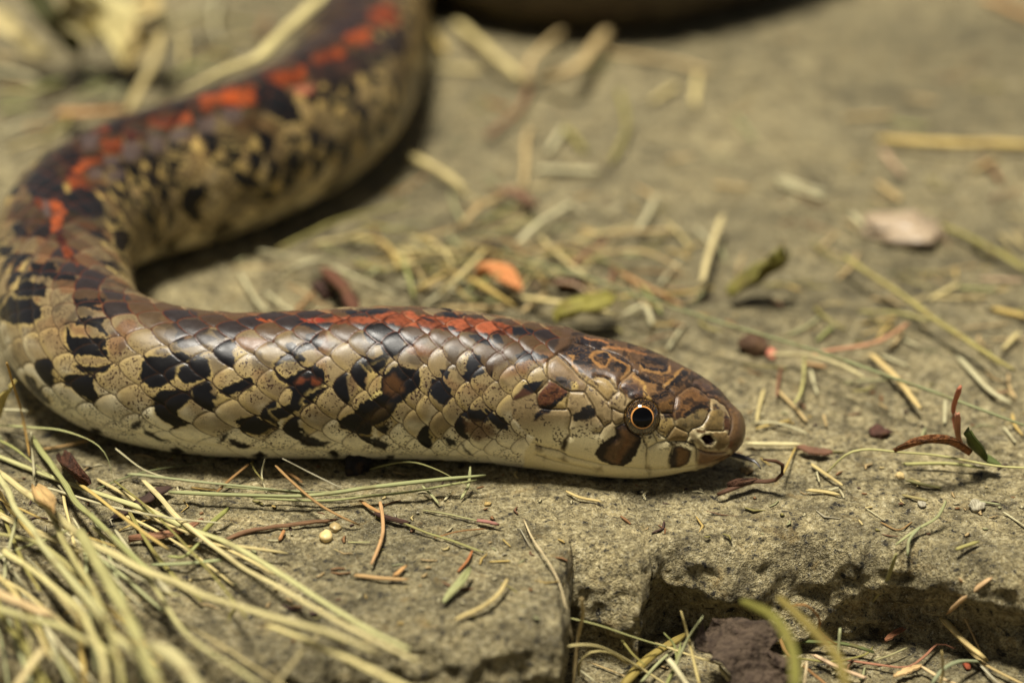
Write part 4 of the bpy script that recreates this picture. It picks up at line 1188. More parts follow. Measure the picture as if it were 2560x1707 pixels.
WD = {'olive': 'olive', 'gg': 'grey green', 'gold': 'golden', 'straw': 'yellow', 'green': 'green', 'dgreen': 'dark green', 'pale': 'whitish'}
rb_ = random.Random(21)
for k in range(40):
    x0, y0 = rb_.uniform(-60, 330), rb_.uniform(1190, 1560)
    ang, ln_ = rb_.gauss(.85, .38), rb_.uniform(200, 520)
    cv = rb_.uniform(-.5, .5)
    P_ = [(x0, y0)]
    for q in range(4):
        P_.append((P_[-1][0] + ln_ / 4 * math.cos(ang), P_[-1][1] + ln_ / 4 * math.sin(ang))); ang += cv / 4
    h_ = rb_.uniform(.05, .5)
    w_k, c_k = rb_.uniform(6, 15), rb_.choice(['olive', 'gg', 'gold', 'straw', 'straw', 'pale', 'olive', 'pale'])
    blade("grass_stalk", 'o', " ".join(f"{u:.0f},{v:.0f}" for u, v in P_), w_k, c_k,
          f"blurred {'thin' if w_k < 13 else 'broad'} {'bent' if abs(cv) > .25 else 'straight'} {WD[c_k]} stalk {'lying flat' if h_ < .2 else 'raised'} in the thick of the loose bundle", 'grass stalk', [h_ * .4, h_, h_ * .8], group=G1, th=.6)
# --- strands and bits between the bundle and the snake, sharp
for crop, s, w, c, z, lab, nm in (
    ('3', "40,700 100,880 150,1060 190,1290", 6, (176, 138, 70), [1.6, .9, .3, .05], "thin golden stalk leaning against the snake's bend", "stalk"),
    ('3', "-20,1083 200,1105 400,1140 600,1210 700,1310 740,1440", 8, (168, 166, 110), [.1, .35, .5, .05], "arched pale green blade springing out below the snake's bend", "grass_strand"),
    ('3', "-20,1185 100,1250 220,1350 330,1430", 8, (160, 158, 92), [.1, .2, .1], "pale green strand under the arched blade", "grass_strand"),
    ('3', "-10,1005 170,1010", 11, 'pale', [.3, .3], "short cut straw end under the snake's bend", "straw"),
    ('3', "205,1160 215,1290 225,1440", 8, 'pale', [.6, .3, .1], "upright pale straw fibre below the snake's bend", "straw"),
    ('3', "280,1250 460,1220 600,1180", 13, (142, 112, 66), [.02, .05], "flat brown straw in the shadow of the snake's bend", "straw"),
    ('3', "640,1510 850,1420 1050,1380 1380,1340", 6, (120, 122, 80), [.05, .05, .1], "thin green strand in the shadow along the belly", "grass_strand"),
    ('F', "750,55 900,160 1000,210 1090,243", 5, 'pale', [.35, .15, .1], "split pale fibre peeling off the flat green blade", "straw"),
    ('F', "838,205 1000,230 1300,270 1600,290 2000,320 2330,325", 11, (156, 156, 110), [.12, .12, .15], "flat pale green blade lying along the belly", "grass_strand"),
    ('o', "426,1230 542,1234 697,1239 775,1235 852,1228 915,1219 1068,1200 1202,1188", 14, (148, 148, 98), [.15, .2, .25, .3], "thick ribbed green grass stem with a cut end, in front of the belly", "grass_haulm"),
    ('o', "640,1244 800,1247 915,1242 1030,1227 1125,1209 1187,1198", 9, (152, 150, 96), [.08, .12, .2], "thinner green stem lying along the ribbed one", "grass_haulm"),
    ('o', "560,1218 700,1226 840,1236 960,1234", 7, (140, 140, 92), [.1, .1], "narrow green blade wedged between the two green stems", "grass_strand"),
    ('F', "1790,170 1900,280 2050,400 2200,490 2320,550", 9, (148, 114, 68), [.35, .3, .2, .05], "brown stick leaning over the green stems", "stick"),
    ('F', "1850,205 1900,230 1950,262", 8, (140, 104, 60), [.05, .05], "short brown splinter beside the leaning stick", "stick"),
    ('F', "1400,330 1500,240 1600,150", 9, (138, 102, 56), [.05, .12, .2], "brown stick rising towards the belly", "stick"),
    ('F', "1830,120 2000,200 2200,305", 4, 'grey', [.4, .2, .1], "hair thin grey fibre coming from under the belly", "straw"),
    ('F', "1620,140 1650,200 1700,260", 4, 'olive', [.2, .1], "wispy olive fibre at the belly's edge", "straw"),
    ('F', "1710,120 1690,220 1720,330", 4, 'pale', [.3, .1, .05], "curled white fibre hanging at the belly's edge", "straw"),
    ('F', "1250,310 1400,320", 8, (170, 140, 80), [.03, .03], "short golden straw under the green stems", "straw"),
    ('F', "1310,590 1380,520 1465,450", 15, (142, 140, 72), [.1, .2], "olive green grass scrap by the bark strip", "straw"),
    ('F', "770,580 880,530 990,505", 6, 'gold', [.03, .06], "thin yellow straw behind the brown leaf strip", "straw"),
    ('F', "990,790 1200,780 1420,770", 13, (166, 168, 116), [.2, .25], "frayed pale green straw half under the long stalks", "straw"),
    ('F', "1100,740 1190,740 1280,660", 10, (160, 160, 96), [.2, .25], "short green yellow scrap bent beside the frayed straw", "straw"),
    ('F', "1800,635 1830,580", 10, (170, 120, 72), [.03, .05], "tiny brown stub by the reddish bark strip", "straw"),
    ('F', "1735,642 1800,642", 5, 'pale', [.02, .02], "tiny pale straw chip by the brown stub", "straw"),
    ('G', "270,270 330,310 395,348", 11, (184, 138, 84), [.05, .08], "pale broken end of the dark twig", "twig_end"),
    ('G', "550,415 700,480 850,530 1062,612", 7, (144, 138, 82), [.06, .05, .05], "thin olive stem growing out of the dark twig", "plant_stalk"),
    ('G', "392,276 415,400 410,500 340,668", 11, (188, 146, 98), [.12, .1, .08], "curved tan straw lying over the dark twig", "straw"),
    ('G', "250,745 400,770 565,790", 15, (178, 142, 92), [.04, .04], "orange tan split stick on the bare slab", "stick"),
    ('G', "490,752 550,705", 12, (186, 140, 86), [.05, .05], "small splinter beside the orange tan stick", "stick"),
    ('G', "680,330 850,355 1000,395 1062,410", 6, (152, 146, 98), [.03, .05, .06], "thin stem ending in a reddish bud", "plant_stalk"),
    ('G', "750,512 900,475 1085,460", 5, (150, 104, 56), [.04, .12, .05], "rusty fibre arching over the thin olive stem", "straw"),
    ('G', "905,735 960,670 990,610", 7, (160, 100, 56), [.03, .05], "small rusty curl on the slab", "straw"),
    ('G', "900,1047 1050,980 1160,890 1222,800", 12, (196, 172, 112), [.06, .1, .15], "curved pale straw at the slab's bright corner", "straw"),
    ('G', "1330,400 1390,530 1500,670 1570,820 1612,1000 1650,1180", 5, (190, 170, 128), [.05, .12, .1, -.2, -.6], "long pale fibre curving down into the notch", "straw"),
    ('G', "1305,460 1375,577", 3, 'grey', [.03, .03], "tiny grey fibre beside the long pale one", "straw"),
    ('G', "1195,530 1245,575", 4, 'gold', [.02, .02], "tiny golden fibre on the slab", "straw"),
    ('G', "1612,200 1700,235 1830,257", 9, (186, 162, 104), [.05, .05], "straw splinter in the shadow under the head", "straw"),
    ('G', "670,165 720,220 772,280", 7, (164, 162, 112), [.12, .05], "pale green shred below the green stems", "straw"),
    ('G', "975,60 965,160 920,252", 8, (166, 164, 112), [.3, .15, .05], "pale green shred crossing the green stems' tip", "straw"),
    ('G', "815,258 852,205", 7, 'pale', [.02, .03], "whitish chip in front of the green stems", "straw"),
    ('G', "325,55 480,20 620,15 760,60 900,130 1035,212", 7, (136, 132, 80), [.05, .25, .35, .3, .15], "thin olive blade arching along the belly", "grass_strand"),
    ('G', "190,530 320,535", 5, (170, 164, 110), [.02, .02], "short pale green fibre on the slab", "straw"),
    ('G', "1110,670 1240,662", 6, 'gold', [.02, .02], "short golden chip on the slab", "straw")):
    cat_ = {'straw': 'straw', 'stick': 'stick', 'stalk': 'stalk', 'plant_stalk': 'stem', 'grass_haulm': 'grass stem', 'grass_strand': 'grass blade', 'twig_end': 'twig'}[nm]
    blade('twig' if nm == 'twig_end' else nm, crop, s, w, c, lab, cat_, z, taper='tip' if nm == 'grass_strand' else 'stalk')
leaf("bark_strip", 'F', "830,645 1000,620 1180,580 1315,520", 30, (138, 98, 70), "thin curled brown leaf strip lying on the slab", z=[.02, .1], curl=.5, cat='bark strip')
blade("bark_strip", 'F', "1470,635 1600,590 1800,555 2175,508", 13, (130, 98, 70), "long reddish bark strip on the bare slab", 'bark strip', [.02, .05], mat=M_BARK)
blade("bark_chip", 'F', "780,460 860,420 960,370 1090,300", 42, (58, 42, 34), "dark purplish bark chip under the long stalks", 'bark', [.02, .1], mat=M_BARK, th=.35)
leaf("dead_leaf", 'F', "400,100 430,170 490,230 540,300", 40, (80, 48, 30), "dark red brown curled leaf scrap below the snake's bend", z=[.1, .3, .1], curl=.9)
leaf("dead_leaf", 'F', "230,300 290,400 350,470", 46, (176, 146, 96), "pale brown leaf scrap caught in the grass bundle", z=[.6, .9], curl=.6)
leaf("dead_leaf", '3', "0,1040 20,950 60,880 110,815", 26, (176, 160, 96), "torn yellow leaf scrap leaning on the golden stalk", z=[.2, .6, .9, 1.0], curl=.7)
blade("twig", 'G', "365,355 430,380 555,412", 15, (60, 40, 32), "dark knobbly twig piece on the slab", 'twig', [.05, .05], mat=M_BARK, th=.7)
blade("bud", 'G', "1060,403 1110,410 1157,424", 16, (146, 98, 84), "reddish bud at the end of the thin stem", 'bud', [.06, .06], th=.6)
leaf("leaf_scrap", 'G', "808,945 860,880 920,820 985,720", 22, (150, 152, 104), "grey green leaf flake on the slab", z=[.03, .12], curl=.4)
chunk("dropping", 895, 1172, 27, 17, (26, 24, 26), "small black crumbly clod in the shadow of the belly", 'clod', rough=.6, h=.9)
chunk("pebble", 1220, 1262, 9, 5, (174, 148, 92), "small ochre crumb on the slab below the head", 'crumb', h=.5)
chunk("seed_husk", 838, 1322, 15, 9, (170, 150, 104), "thin brownish seed husk touching the cream seed", 'seed husk', rough=.25, h=.6, mat=M_SEED)
chunk("seed", 815, 1348, 17, 13, (222, 198, 140), "round cream seed on the slab", 'seed', rough=.12, h=.8, mat=M_SEED)

# --- the broken step and the lower stone
for crop, s, w, c, z, low, lab in (
    ('G', "1340,1470 1420,1320 1530,1240 1650,1210 1800,1215 1950,1270 2100,1360 2280,1480", 10, (192, 174, 116), [.1, .5, .8, .9, .8, .5, .2, .05], True, "tall looping pale straw arched before the notch"),
    ('G', "1685,1400 1700,1310 1780,1250 1900,1260 2010,1330", 8, (180, 162, 104), [.1, .4, .55, .4, .1], True, "small straw loop inside the tall one"),
    ('G', "1712,900 1720,1000 1690,1120 1670,1300 1655,1470", 11, (184, 160, 108), [1.5, 1.2, .8, .4, .1], True, "upright torn straw standing in the notch"),
    ('G', "1612,1022 1800,1070 2000,1140 2180,1195 2360,1240", 6, (160, 156, 100), [.9, .8, .6, .4, .2], True, "thin pale green strand stretched across the notch"),
    ('G', "1980,1470 2100,1340 2220,1240 2352,1140", 27, (146, 126, 62), [.1, .15, .2], True, "thick olive brown stem lying below the notch"),
    ('G', "1980,1180 2050,1270 2130,1340", 6, 'olive', [.5, .3], True, "thin olive stalk over the thick stem"),
    ('G', "2100,1440 2200,1330 2290,1250", 9, 'gg', [.15, .2], True, "flat grey green blade beside the thick stem"),
    ('G', "2260,1470 2330,1300 2352,1200", 9, 'green', [.3, .4], True, "green blade standing right of the thick stem"),
    ('G', "1780,1325 1900,1370 2000,1410", 5, 'tan', [.03, .03], True, "thin tan fibre inside the loops"),
    ('G', "1700,1370 1790,1440 1830,1480", 7, 'pale', [.1, .05], True, "pale shred at the foot of the upright straw"),
    ('G', "880,1280 910,1360 945,1470", 14, (150, 126, 84), [.5, .2], True, "blurred brown stalk before the slab's front face"),
    ('G', "1130,1265 1160,1360 1215,1470", 14, (196, 170, 142), [.6, .3], True, "blurred pinkish stalk before the slab's front face"),
    ('R', "103,1145 150,1320 215,1600", 9, (186, 166, 106), [1.0, .6, .2], True, "stiff upright straw spike"),
    ('R', "228,1178 130,1330 35,1560", 8, 'gg', [1.0, .6, .2], True, "grey green spike leaning across the straw one"),
    ('R', "25,1425 90,1510 150,1600", 15, 'pale', [.5, .3], True, "broad pale straw end by the spikes"),
    ('R', "-40,1330 150,1400 330,1455", 7, 'straw', [.3, .3, .2], True, "thin straw crossing behind the spikes"),
    ('R', "325,1475 430,1600", 15, 'straw', [.4, .3], True, "straw stalk lying against the crumpled brown leaf"),
    ('R', "0,1270 60,1340 80,1450", 7, 'green', [.5, .2], True, "bent green blade behind the spikes"),
    ('R', "740,1110 850,1100 930,1180 930,1250 1000,1320 1055,1342", 8, (146, 104, 54), [1.1, 1.2, .9, .6, .3, .05], True, "brown curled tendril hanging from the step"),
    ('R', "690,1290 740,1400 830,1460 990,1590", 10, (148, 108, 62), [.4, .25, .1], True, "brown stalk behind the crumpled brown leaf"),
    ('R', "525,1342 700,1310 900,1320 1100,1340 1245,1382", 15, (92, 98, 50), [.1, .12, .1], True, "dark green blade lying along the foot of the step"),
    ('R', "1392,798 1330,950 1260,1060 1178,1190", 11, (152, 144, 90), [1.5, 1.0, .6, .15], True, "cut green stalk leaning against the step"),
    ('R', "1750,768 1870,725", 12, (150, 140, 82), [1.53, 1.53], True, "olive straw piece on the step's rim"),
    ('R', "1675,1185 1800,1320 1912,1412", 21, (196, 170, 110), [.35, .3, .2], True, "thick hollow straw lying on the lower stone"),
    ('R', "1700,1240 1870,1420 2000,1500 2160,1580", 11, (190, 164, 108), [.1, .1, .1], True, "slim straw lying under the thick hollow one"),
    ('R', "1770,1125 1830,1250 1885,1365", 6, (176, 146, 96), [.6, .4, .2], True, "thin tan stalk propped on the hollow straw"),
    ('R', "1708,1138 1800,1050 1922,955", 19, (182, 148, 104), [.7, 1.0, 1.25], True, "flat tan straw splinter leaning on the step's face"),
    ('R', "1772,950 1780,1040 1740,1110", 12, (156, 124, 82), [1.2, .9, .7], True, "brown flake behind the flat tan splinter"),
    ('R', "1800,1020 1855,930", 9, (160, 130, 86), [1.0, 1.25], True, "narrow tan chip behind the flat splinter"),
    ('R', "1085,1432 1300,1460 1450,1470 1550,1410 1640,1330 1730,1360", 8, (156, 106, 78), [.05, .06, .1, .1], True, "reddish root strand winding over the lower stone"),
    ('R', "1585,1590 1660,1490 1760,1440 1895,1440", 13, (134, 136, 100), [.15, .3, .3, .1], True, "grey green arched blade on the lower stone"),
    ('R', "900,1400 1050,1480 1185,1532", 14, (198, 166, 128), [.1, .1], True, "pinkish straw piece by the dark green blade"),
    ('R', "1053,1252 1045,1400 1062,1510", 8, 'gg', [.6, .3, .1], True, "upright grey green shred before the step"),
    ('R', "820,1420 1000,1440 1200,1400 1250,1350", 7, 'olive', [.08, .1, .1], True, "olive fibre on the lower stone before the step"),
    ('R', "1260,1430 1350,1400 1445,1360", 7, (160, 150, 104), [.08, .1], True, "short pale fibre beside the root strand"),
    ('R', "1540,1470 1640,1530 1760,1580", 11, (196, 170, 124), [.08, .08], True, "pale straw in front of the root strand"),
    ('R', "1655,1380 1665,1500 1650,1590", 9, (150, 130, 78), [.7, .4, .2], True, "upright olive stub by the arched blade"),
    ('R', "2090,1350 2160,1365", 13, (186, 150, 104), [.1, .1], True, "tan chip on the lower stone at the slab's dark recess"),
    ('R', "770,1560 850,1430 835,1590", 7, (190, 168, 128), [.3, .4], True, "bent pale straw tip beside the brown leaf"),
    ('R', "1900,1470 1990,1560 2060,1590", 9, 'grey', [.1, .1], True, "grey straw shred by the slim straw")):
    blade("straw", crop, s, w, c, lab, 'straw', z, low=low)
for s, w, c, z, lab in (("455,1080 570,1110 660,1190 730,1300 770,1450 795,1620", 30, (118, 112, 46), [2.2, 2.6, 2.7, 2.6, 2.5], "blurred curled green grass blade with a pale tip, before the step"),
                        ("685,1055 800,1170 920,1290 1040,1420 1100,1600", 26, (124, 108, 50), [2.3, 2.5, 2.5], "blurred olive grass blade crossing behind the curled one")):
    blade("grass_strand", 'R', s, w, c, lab, 'grass blade', z, low=True, taper='stalk')
leaf("dead_leaf", 'R', "240,1255 360,1370 500,1470 640,1580 760,1680", 200, (82, 68, 54), "crumpled dark brown leaf on the lower stone", z=[.5, .35, .3, .2], low=True, curl=.35, crinkle=1.0, jag=.7)
leaf("leaf_scrap", 'R', "1370,1195 1460,1180 1560,1212", 26, (178, 152, 112), "torn tan leaf flake at the foot of the step", z=[.1, .2, .1], low=True, curl=.4, jag=.4)
leaf("leaf_scrap", 'R', "1350,1190 1390,1240 1450,1225", 26, (132, 106, 78), "brown leaf flake under the torn tan one", z=[.1, .1], low=True, curl=.3, jag=.4)
leaf("leaf_scrap", 'R', "1320,1315 1380,1275 1450,1245", 20, (142, 96, 66), "reddish leaf flake at the foot of the step", z=[.1, .1], low=True, curl=.4, jag=.3)
leaf("leaf_scrap", 'R', "1370,1530 1440,1500 1540,1465", 22, (190, 160, 112), "pale bark flake on the lower stone", z=[.05, .05], low=True, curl=.3, jag=.4)
chunk("bark_crumb", 2305, 1586, 16, 10, (140, 88, 62), "reddish brown bark crumb at the foot of the step", 'crumb', low=True)
chunk("bark_crumb", 2416, 1668, 9, 9, (142, 70, 44), "rust red round pellet on the lower stone", 'crumb', low=True, h=.9)

# --- around the snout and on the slab to its right
leaf("dead_leaf", 'R', "385,392 440,372 500,352 560,340", 24, (84, 56, 38), "brown shrivelled leaf base of the curl before the snout", z=[.05, .1, .1], curl=.8)
blade("curled_stalk", 'R', "338,418 430,382 540,348 640,350 700,322 716,280 680,250 612,240", 15, (84, 56, 36), "brown dried stem curled into a hook before the snout", 'stem', [.05, .1, .12, .15, .25, .35, .45, .5])
blade("plant_stalk", 'R', "978,295 1080,210 1200,175 1400,190 1600,205 1800,240 2000,275 2200,285", 8, (176, 168, 108), "pale green arched stem on the slab beyond the snout", 'stem', [.05, .35, .45, .35, .35, .4, .4])
leaf("dead_leaf", 'R', "1380,190 1480,152 1600,132 1720,145 1822,210", 22, (140, 92, 54), "red brown leaf curl riding on the pale stem", z=[.4, .6, .65, .55, .3], curl=.9)
blade("stalk", 'R', "1738,-40 1750,70 1772,150", 17, (172, 118, 88), "upright reddish stalk behind the leaf curl", 'stalk', [1.0, .6, .3])
leaf("green_leaf", 'R', "1795,75 1830,140 1900,210 2010,270", 44, (74, 84, 34), "dark green leaf scrap by the reddish stalk", z=[.7, .5, .2, .1], curl=.5)
blade("straw", 'R', "1450,245 1700,240 1900,265", 13, (160, 154, 94), "pale green straw lying under the arched stem", 'straw', [.08, .1])
blade("straw", 'R', "505,120 810,126", 13, (206, 190, 138), "pale straw piece beside the snout", 'straw', [.06, .06])
blade("straw", 'R', "790,140 750,220 715,300", 6, 'gold', "thin golden straw behind the hooked stem", 'straw', [.05, .2])
leaf("bark_flake", 'R', "795,140 900,170 1008,175", 34, (106, 74, 54), "flat purplish brown bark flake beyond the snout", z=[.05, .05], curl=.1, cat='bark', jag=.3)
chunk("bark_crumb", 2202, 1082, 22, 13, (74, 48, 38), "dark brown clod beyond the bark flake", 'clod', rough=.5)
chunk("bark_crumb", 1866, 1172, 14, 7, (140, 120, 84), "olive crumb between snout and hooked stem", 'crumb', rough=.5)
blade("straw", 'R', "885,245 980,310 1062,365", 10, (192, 170, 112), "short straw on the slab in front of the arched stem", 'straw', [.05, .05])
blade("straw", 'R', "870,395 960,405 1050,425", 11, (190, 168, 110), "frayed straw flake in front of the short straw", 'straw', [.03, .03])
blade("straw", 'R', "985,400 1040,385", 8, 'pale', "tiny pale splinter on the frayed flake", 'straw', [.05, .05])
blade("straw", 'R', "915,290 930,350", 5, 'pale', "hair thin pale fibre beside the short straw", 'straw', [.05, .05])
blade("straw", 'R', "1470,345 1560,370 1645,380", 13, (140, 132, 82), "olive straw chip in the arched stem's shadow", 'straw', [.03, .03])
blade("straw", 'R', "1430,440 1560,472", 10, (150, 134, 84), "tan chip on the slab near the white crumbs", 'straw', [.03, .03])
blade("straw", 'R', "1210,508 1322,587", 4, 'pale', "thin white fibre on the bare slab", 'straw', [.03, .03])
blade("straw", 'R', "2035,540 2170,635", 7, 'pale', "pale straw by the large white crumb", 'straw', [.03, .03])
blade("straw", 'R', "1880,470 2000,490", 7, 'gg', "grey green chip behind the large white crumb", 'straw', [.03, .03])
blade("grass_strand", 'R', "1682,492 1630,570 1520,640 1390,722", 9, (156, 154, 104), "pale green forked shred on the step's rim", 'grass blade', [.3, .2, .1, .05])
blade("grass_strand", 'R', "1530,630 1465,700 1452,782", 9, (150, 150, 106), "lower arm of the forked shred hanging over the step's rim", 'grass blade', [.12, .06, -.05])
blade("straw", 'R', "1300,600 1400,640 1480,600", 6, (140, 110, 66), "brown fibre under the forked shred", 'straw', [.02, .02])
chunk("pebble", 2443, 1267, 19, 12, (164, 157, 134), "large white crumb on the slab near the step", 'pebble', rough=.3)
chunk("pebble", 2305, 1262, 10, 8, (164, 157, 136), "small white crumb on the slab near the step", 'pebble', rough=.3)
chunk("pebble", 2250, 1186, 12, 7, (196, 172, 118), "pale tan crumb behind the small white one", 'pebble', rough=.3)

# --- behind the snake, mostly out of focus
blade("long_stalk", 'o', "1255,625 1328,653 1524,713 1763,795 2024,871 2286,963 2600,1076", 12, (122, 122, 82), "long slender green stem running over the litter behind the head", 'stem', [.2, .5, .6, .6, .6, .5])
blade("plant_stalk", 'M', "1095,465 1300,600 1500,740 1640,840 1850,980 2085,1135", 17, (158, 144, 82), "straight olive straw stem beyond the long green one", 'stem', [.3, .3, .3])
blade("plant_stalk", 'M', "1190,790 1350,790 1480,810 1600,850", 14, (150, 140, 86), "short side piece joining the straight olive stem", 'stem', [.2, .25])
leaf("yellow_leaf", 'M', "400,690 480,640 600,600 700,540 745,470", 64, (108, 102, 44), "curled yellow olive leaf lying in the open behind the snout", z=[.1, .2, .3, .5, .6], curl=.8)
leaf("yellow_leaf", 'N', "1690,745 1800,705 1900,680 1990,620", 96, (124, 117, 50), "olive yellow leaf scrap behind the neck", z=[.2, .3, .4], curl=.4)
chunk("pink_flake", 2262, 590, 92, 34, (158, 140, 116), "lumpy pinkish white flake on the far stone", 'flake', rough=.6, h=.35, mat=M_SEED, rot=-.35)
chunk("clod", 1882, 872, 40, 22, (82, 60, 42), "brown clod under the long green stem", 'clod', rough=.4)
chunk("pink_bit", 1926, 886, 15, 14, (196, 124, 100), "pink bit beside the brown clod", 'crumb', rough=.3)
leaf("orange_leaf", 'N', "1270,505 1370,500 1440,540 1500,580", 60, (186, 124, 74), "small orange leaf among the straw behind the neck", z=[.2, .3, .2], curl=.6)
blade("bark_stick", 'N', "480,490 540,560 580,620 615,710", 40, (92, 58, 40), "thick red brown bark stick behind the neck", 'bark', [.3, .4, .3], mat=M_BARK, th=.6)
chunk("clod", 815, 725, 32, 28, (66, 46, 38), "dark clod beside the red brown bark stick", 'clod', rough=.5)
chunk("clod", 1228, 648, 32, 26, (48, 40, 28), "dark lump standing in for the shaded hole among the straw behind the neck", 'clod', rough=.5)  # dark lump put in for a shaded gap in the straw
chunk("clod", 1420, 724, 34, 20, (70, 44, 36), "dark brown clod behind the olive yellow leaf", 'clod', rough=.5)
blade("bark_stick", 'N', "1400,55 1470,60 1560,110", 34, (110, 80, 62), "short mauve brown bark piece on the far stone", 'bark', [.2, .2], mat=M_BARK)
for crop, s, w, c, z, lab in (
    ('M', "342,228 290,400 218,612", 18, (204, 184, 130), [.3, .3], "pale jointed straw standing out on the bare stone beyond the long stem"),
    ('M', "1250,1040 1400,1180 1545,1355", 19, (200, 172, 112), [.15, .15], "golden straw piece under the long green stem"),
    ('M', "660,1040 900,1040 1080,1110 1205,1185", 13, (194, 178, 128), [.2, .25, .2], "pale bent straw crossing under the long green stem"),
    ('M', "1462,868 1300,960 1000,1010 890,1040", 13, (180, 132, 96), [.2, .3, .2], "pinkish brown stalk beside the pale bent straw"),
    ('M', "1782,1258 1750,1400 1785,1580", 14, (176, 108, 78), [1.2, .7, .3], "upright reddish stalk touching the long green stem"),
    ('M', "850,1060 830,1250 785,1335", 9, (176, 166, 104), [.1, .2], "thin green straw hanging from the pale bent one")):
    blade("straw", crop, s, w, c, lab, 'straw', z)
GB = "straw pieces lying behind the snake"
LAND = [((700, 560), "snake's far loop"), ((850, 720), "red brown bark stick"), ((1465, 775), "olive yellow leaf scrap"), ((2262, 590), "pinkish white flake"), ((1900, 700), "curled yellow olive leaf"),
        ((1882, 872), "brown clod"), ((1228, 648), "dark shadow lump"), ((1240, 690), "small orange leaf"), ((1280, 510), "mauve brown bark piece"), ((1390, 40), "snake's dark rear coil"), ((1060, 150), "snake's far loop"),
        ((2400, 870), "straight olive stem"), ((1790, 620), "pale jointed straw"), ((1700, 775), "long green stem"), ((2230, 960), "golden straw piece"), ((300, 200), "folded pale withered leaf"), ((130, 130), "dark olive shadow leaf"),
        ((150, 330), "snake's far loop"), ((700, 130), "thick pale stalk"), ((2202, 1082), "dark brown clod"), ((1420, 724), "dark brown clod"), ((1860, 1000), "snake's snout"), ((2350, 1100), "red brown leaf curl")]
WORD = {'straw': 'yellow', 'pale': 'whitish', 'gold': 'golden', 'green': 'green', 'dgreen': 'dark green', 'olive': 'olive', 'tan': 'tan', 'brown': 'brown', 'dbrown': 'dark brown', 'red': 'reddish', 'orange': 'orange', 'pink': 'pinkish', 'grey': 'grey', 'rust': 'rusty', 'gg': 'grey green'}
_used = {}
def describe(P, w, c, what):
    """label from what can be seen: length, thickness, bend, colour and the nearest thing one can name"""
    L_ = np.linalg.norm(np.diff(P, axis=0), axis=1).sum()
    chord = np.linalg.norm(P[-1] - P[0])
    size = "long" if L_ > 190 else "short" if L_ < 95 else "middling"
    thick = "broad" if w > 20 else "thin" if w < 12 else "slim"
    shape = "bent" if chord < .985 * L_ else "straight"
    mid = P.mean(0)
    order = sorted(LAND, key=lambda t: math.hypot(t[0][0] - mid[0], (t[0][1] - mid[1]) * 1.8))
    d0 = math.hypot(order[0][0][0] - mid[0], (order[0][0][1] - mid[1]) * 1.8)
    rel = "beside" if d0 < 120 else "near" if d0 < 320 else "on the open stone out from"
    lab = f"{size} {thick} {shape} {WORD[c]} {what} {rel} the {order[0][1]}"
    if lab in _used:
        other = next(t[1] for t in order if t[1] != order[0][1])
        lab = f"{size} {shape} {WORD[c]} {what} between {order[0][1]} and {other}"
    while len(lab.split()) > 16:
        w_ = lab.split(); w_.pop(1); lab = " ".join(w_)
    _used[lab] = 1
    return lab
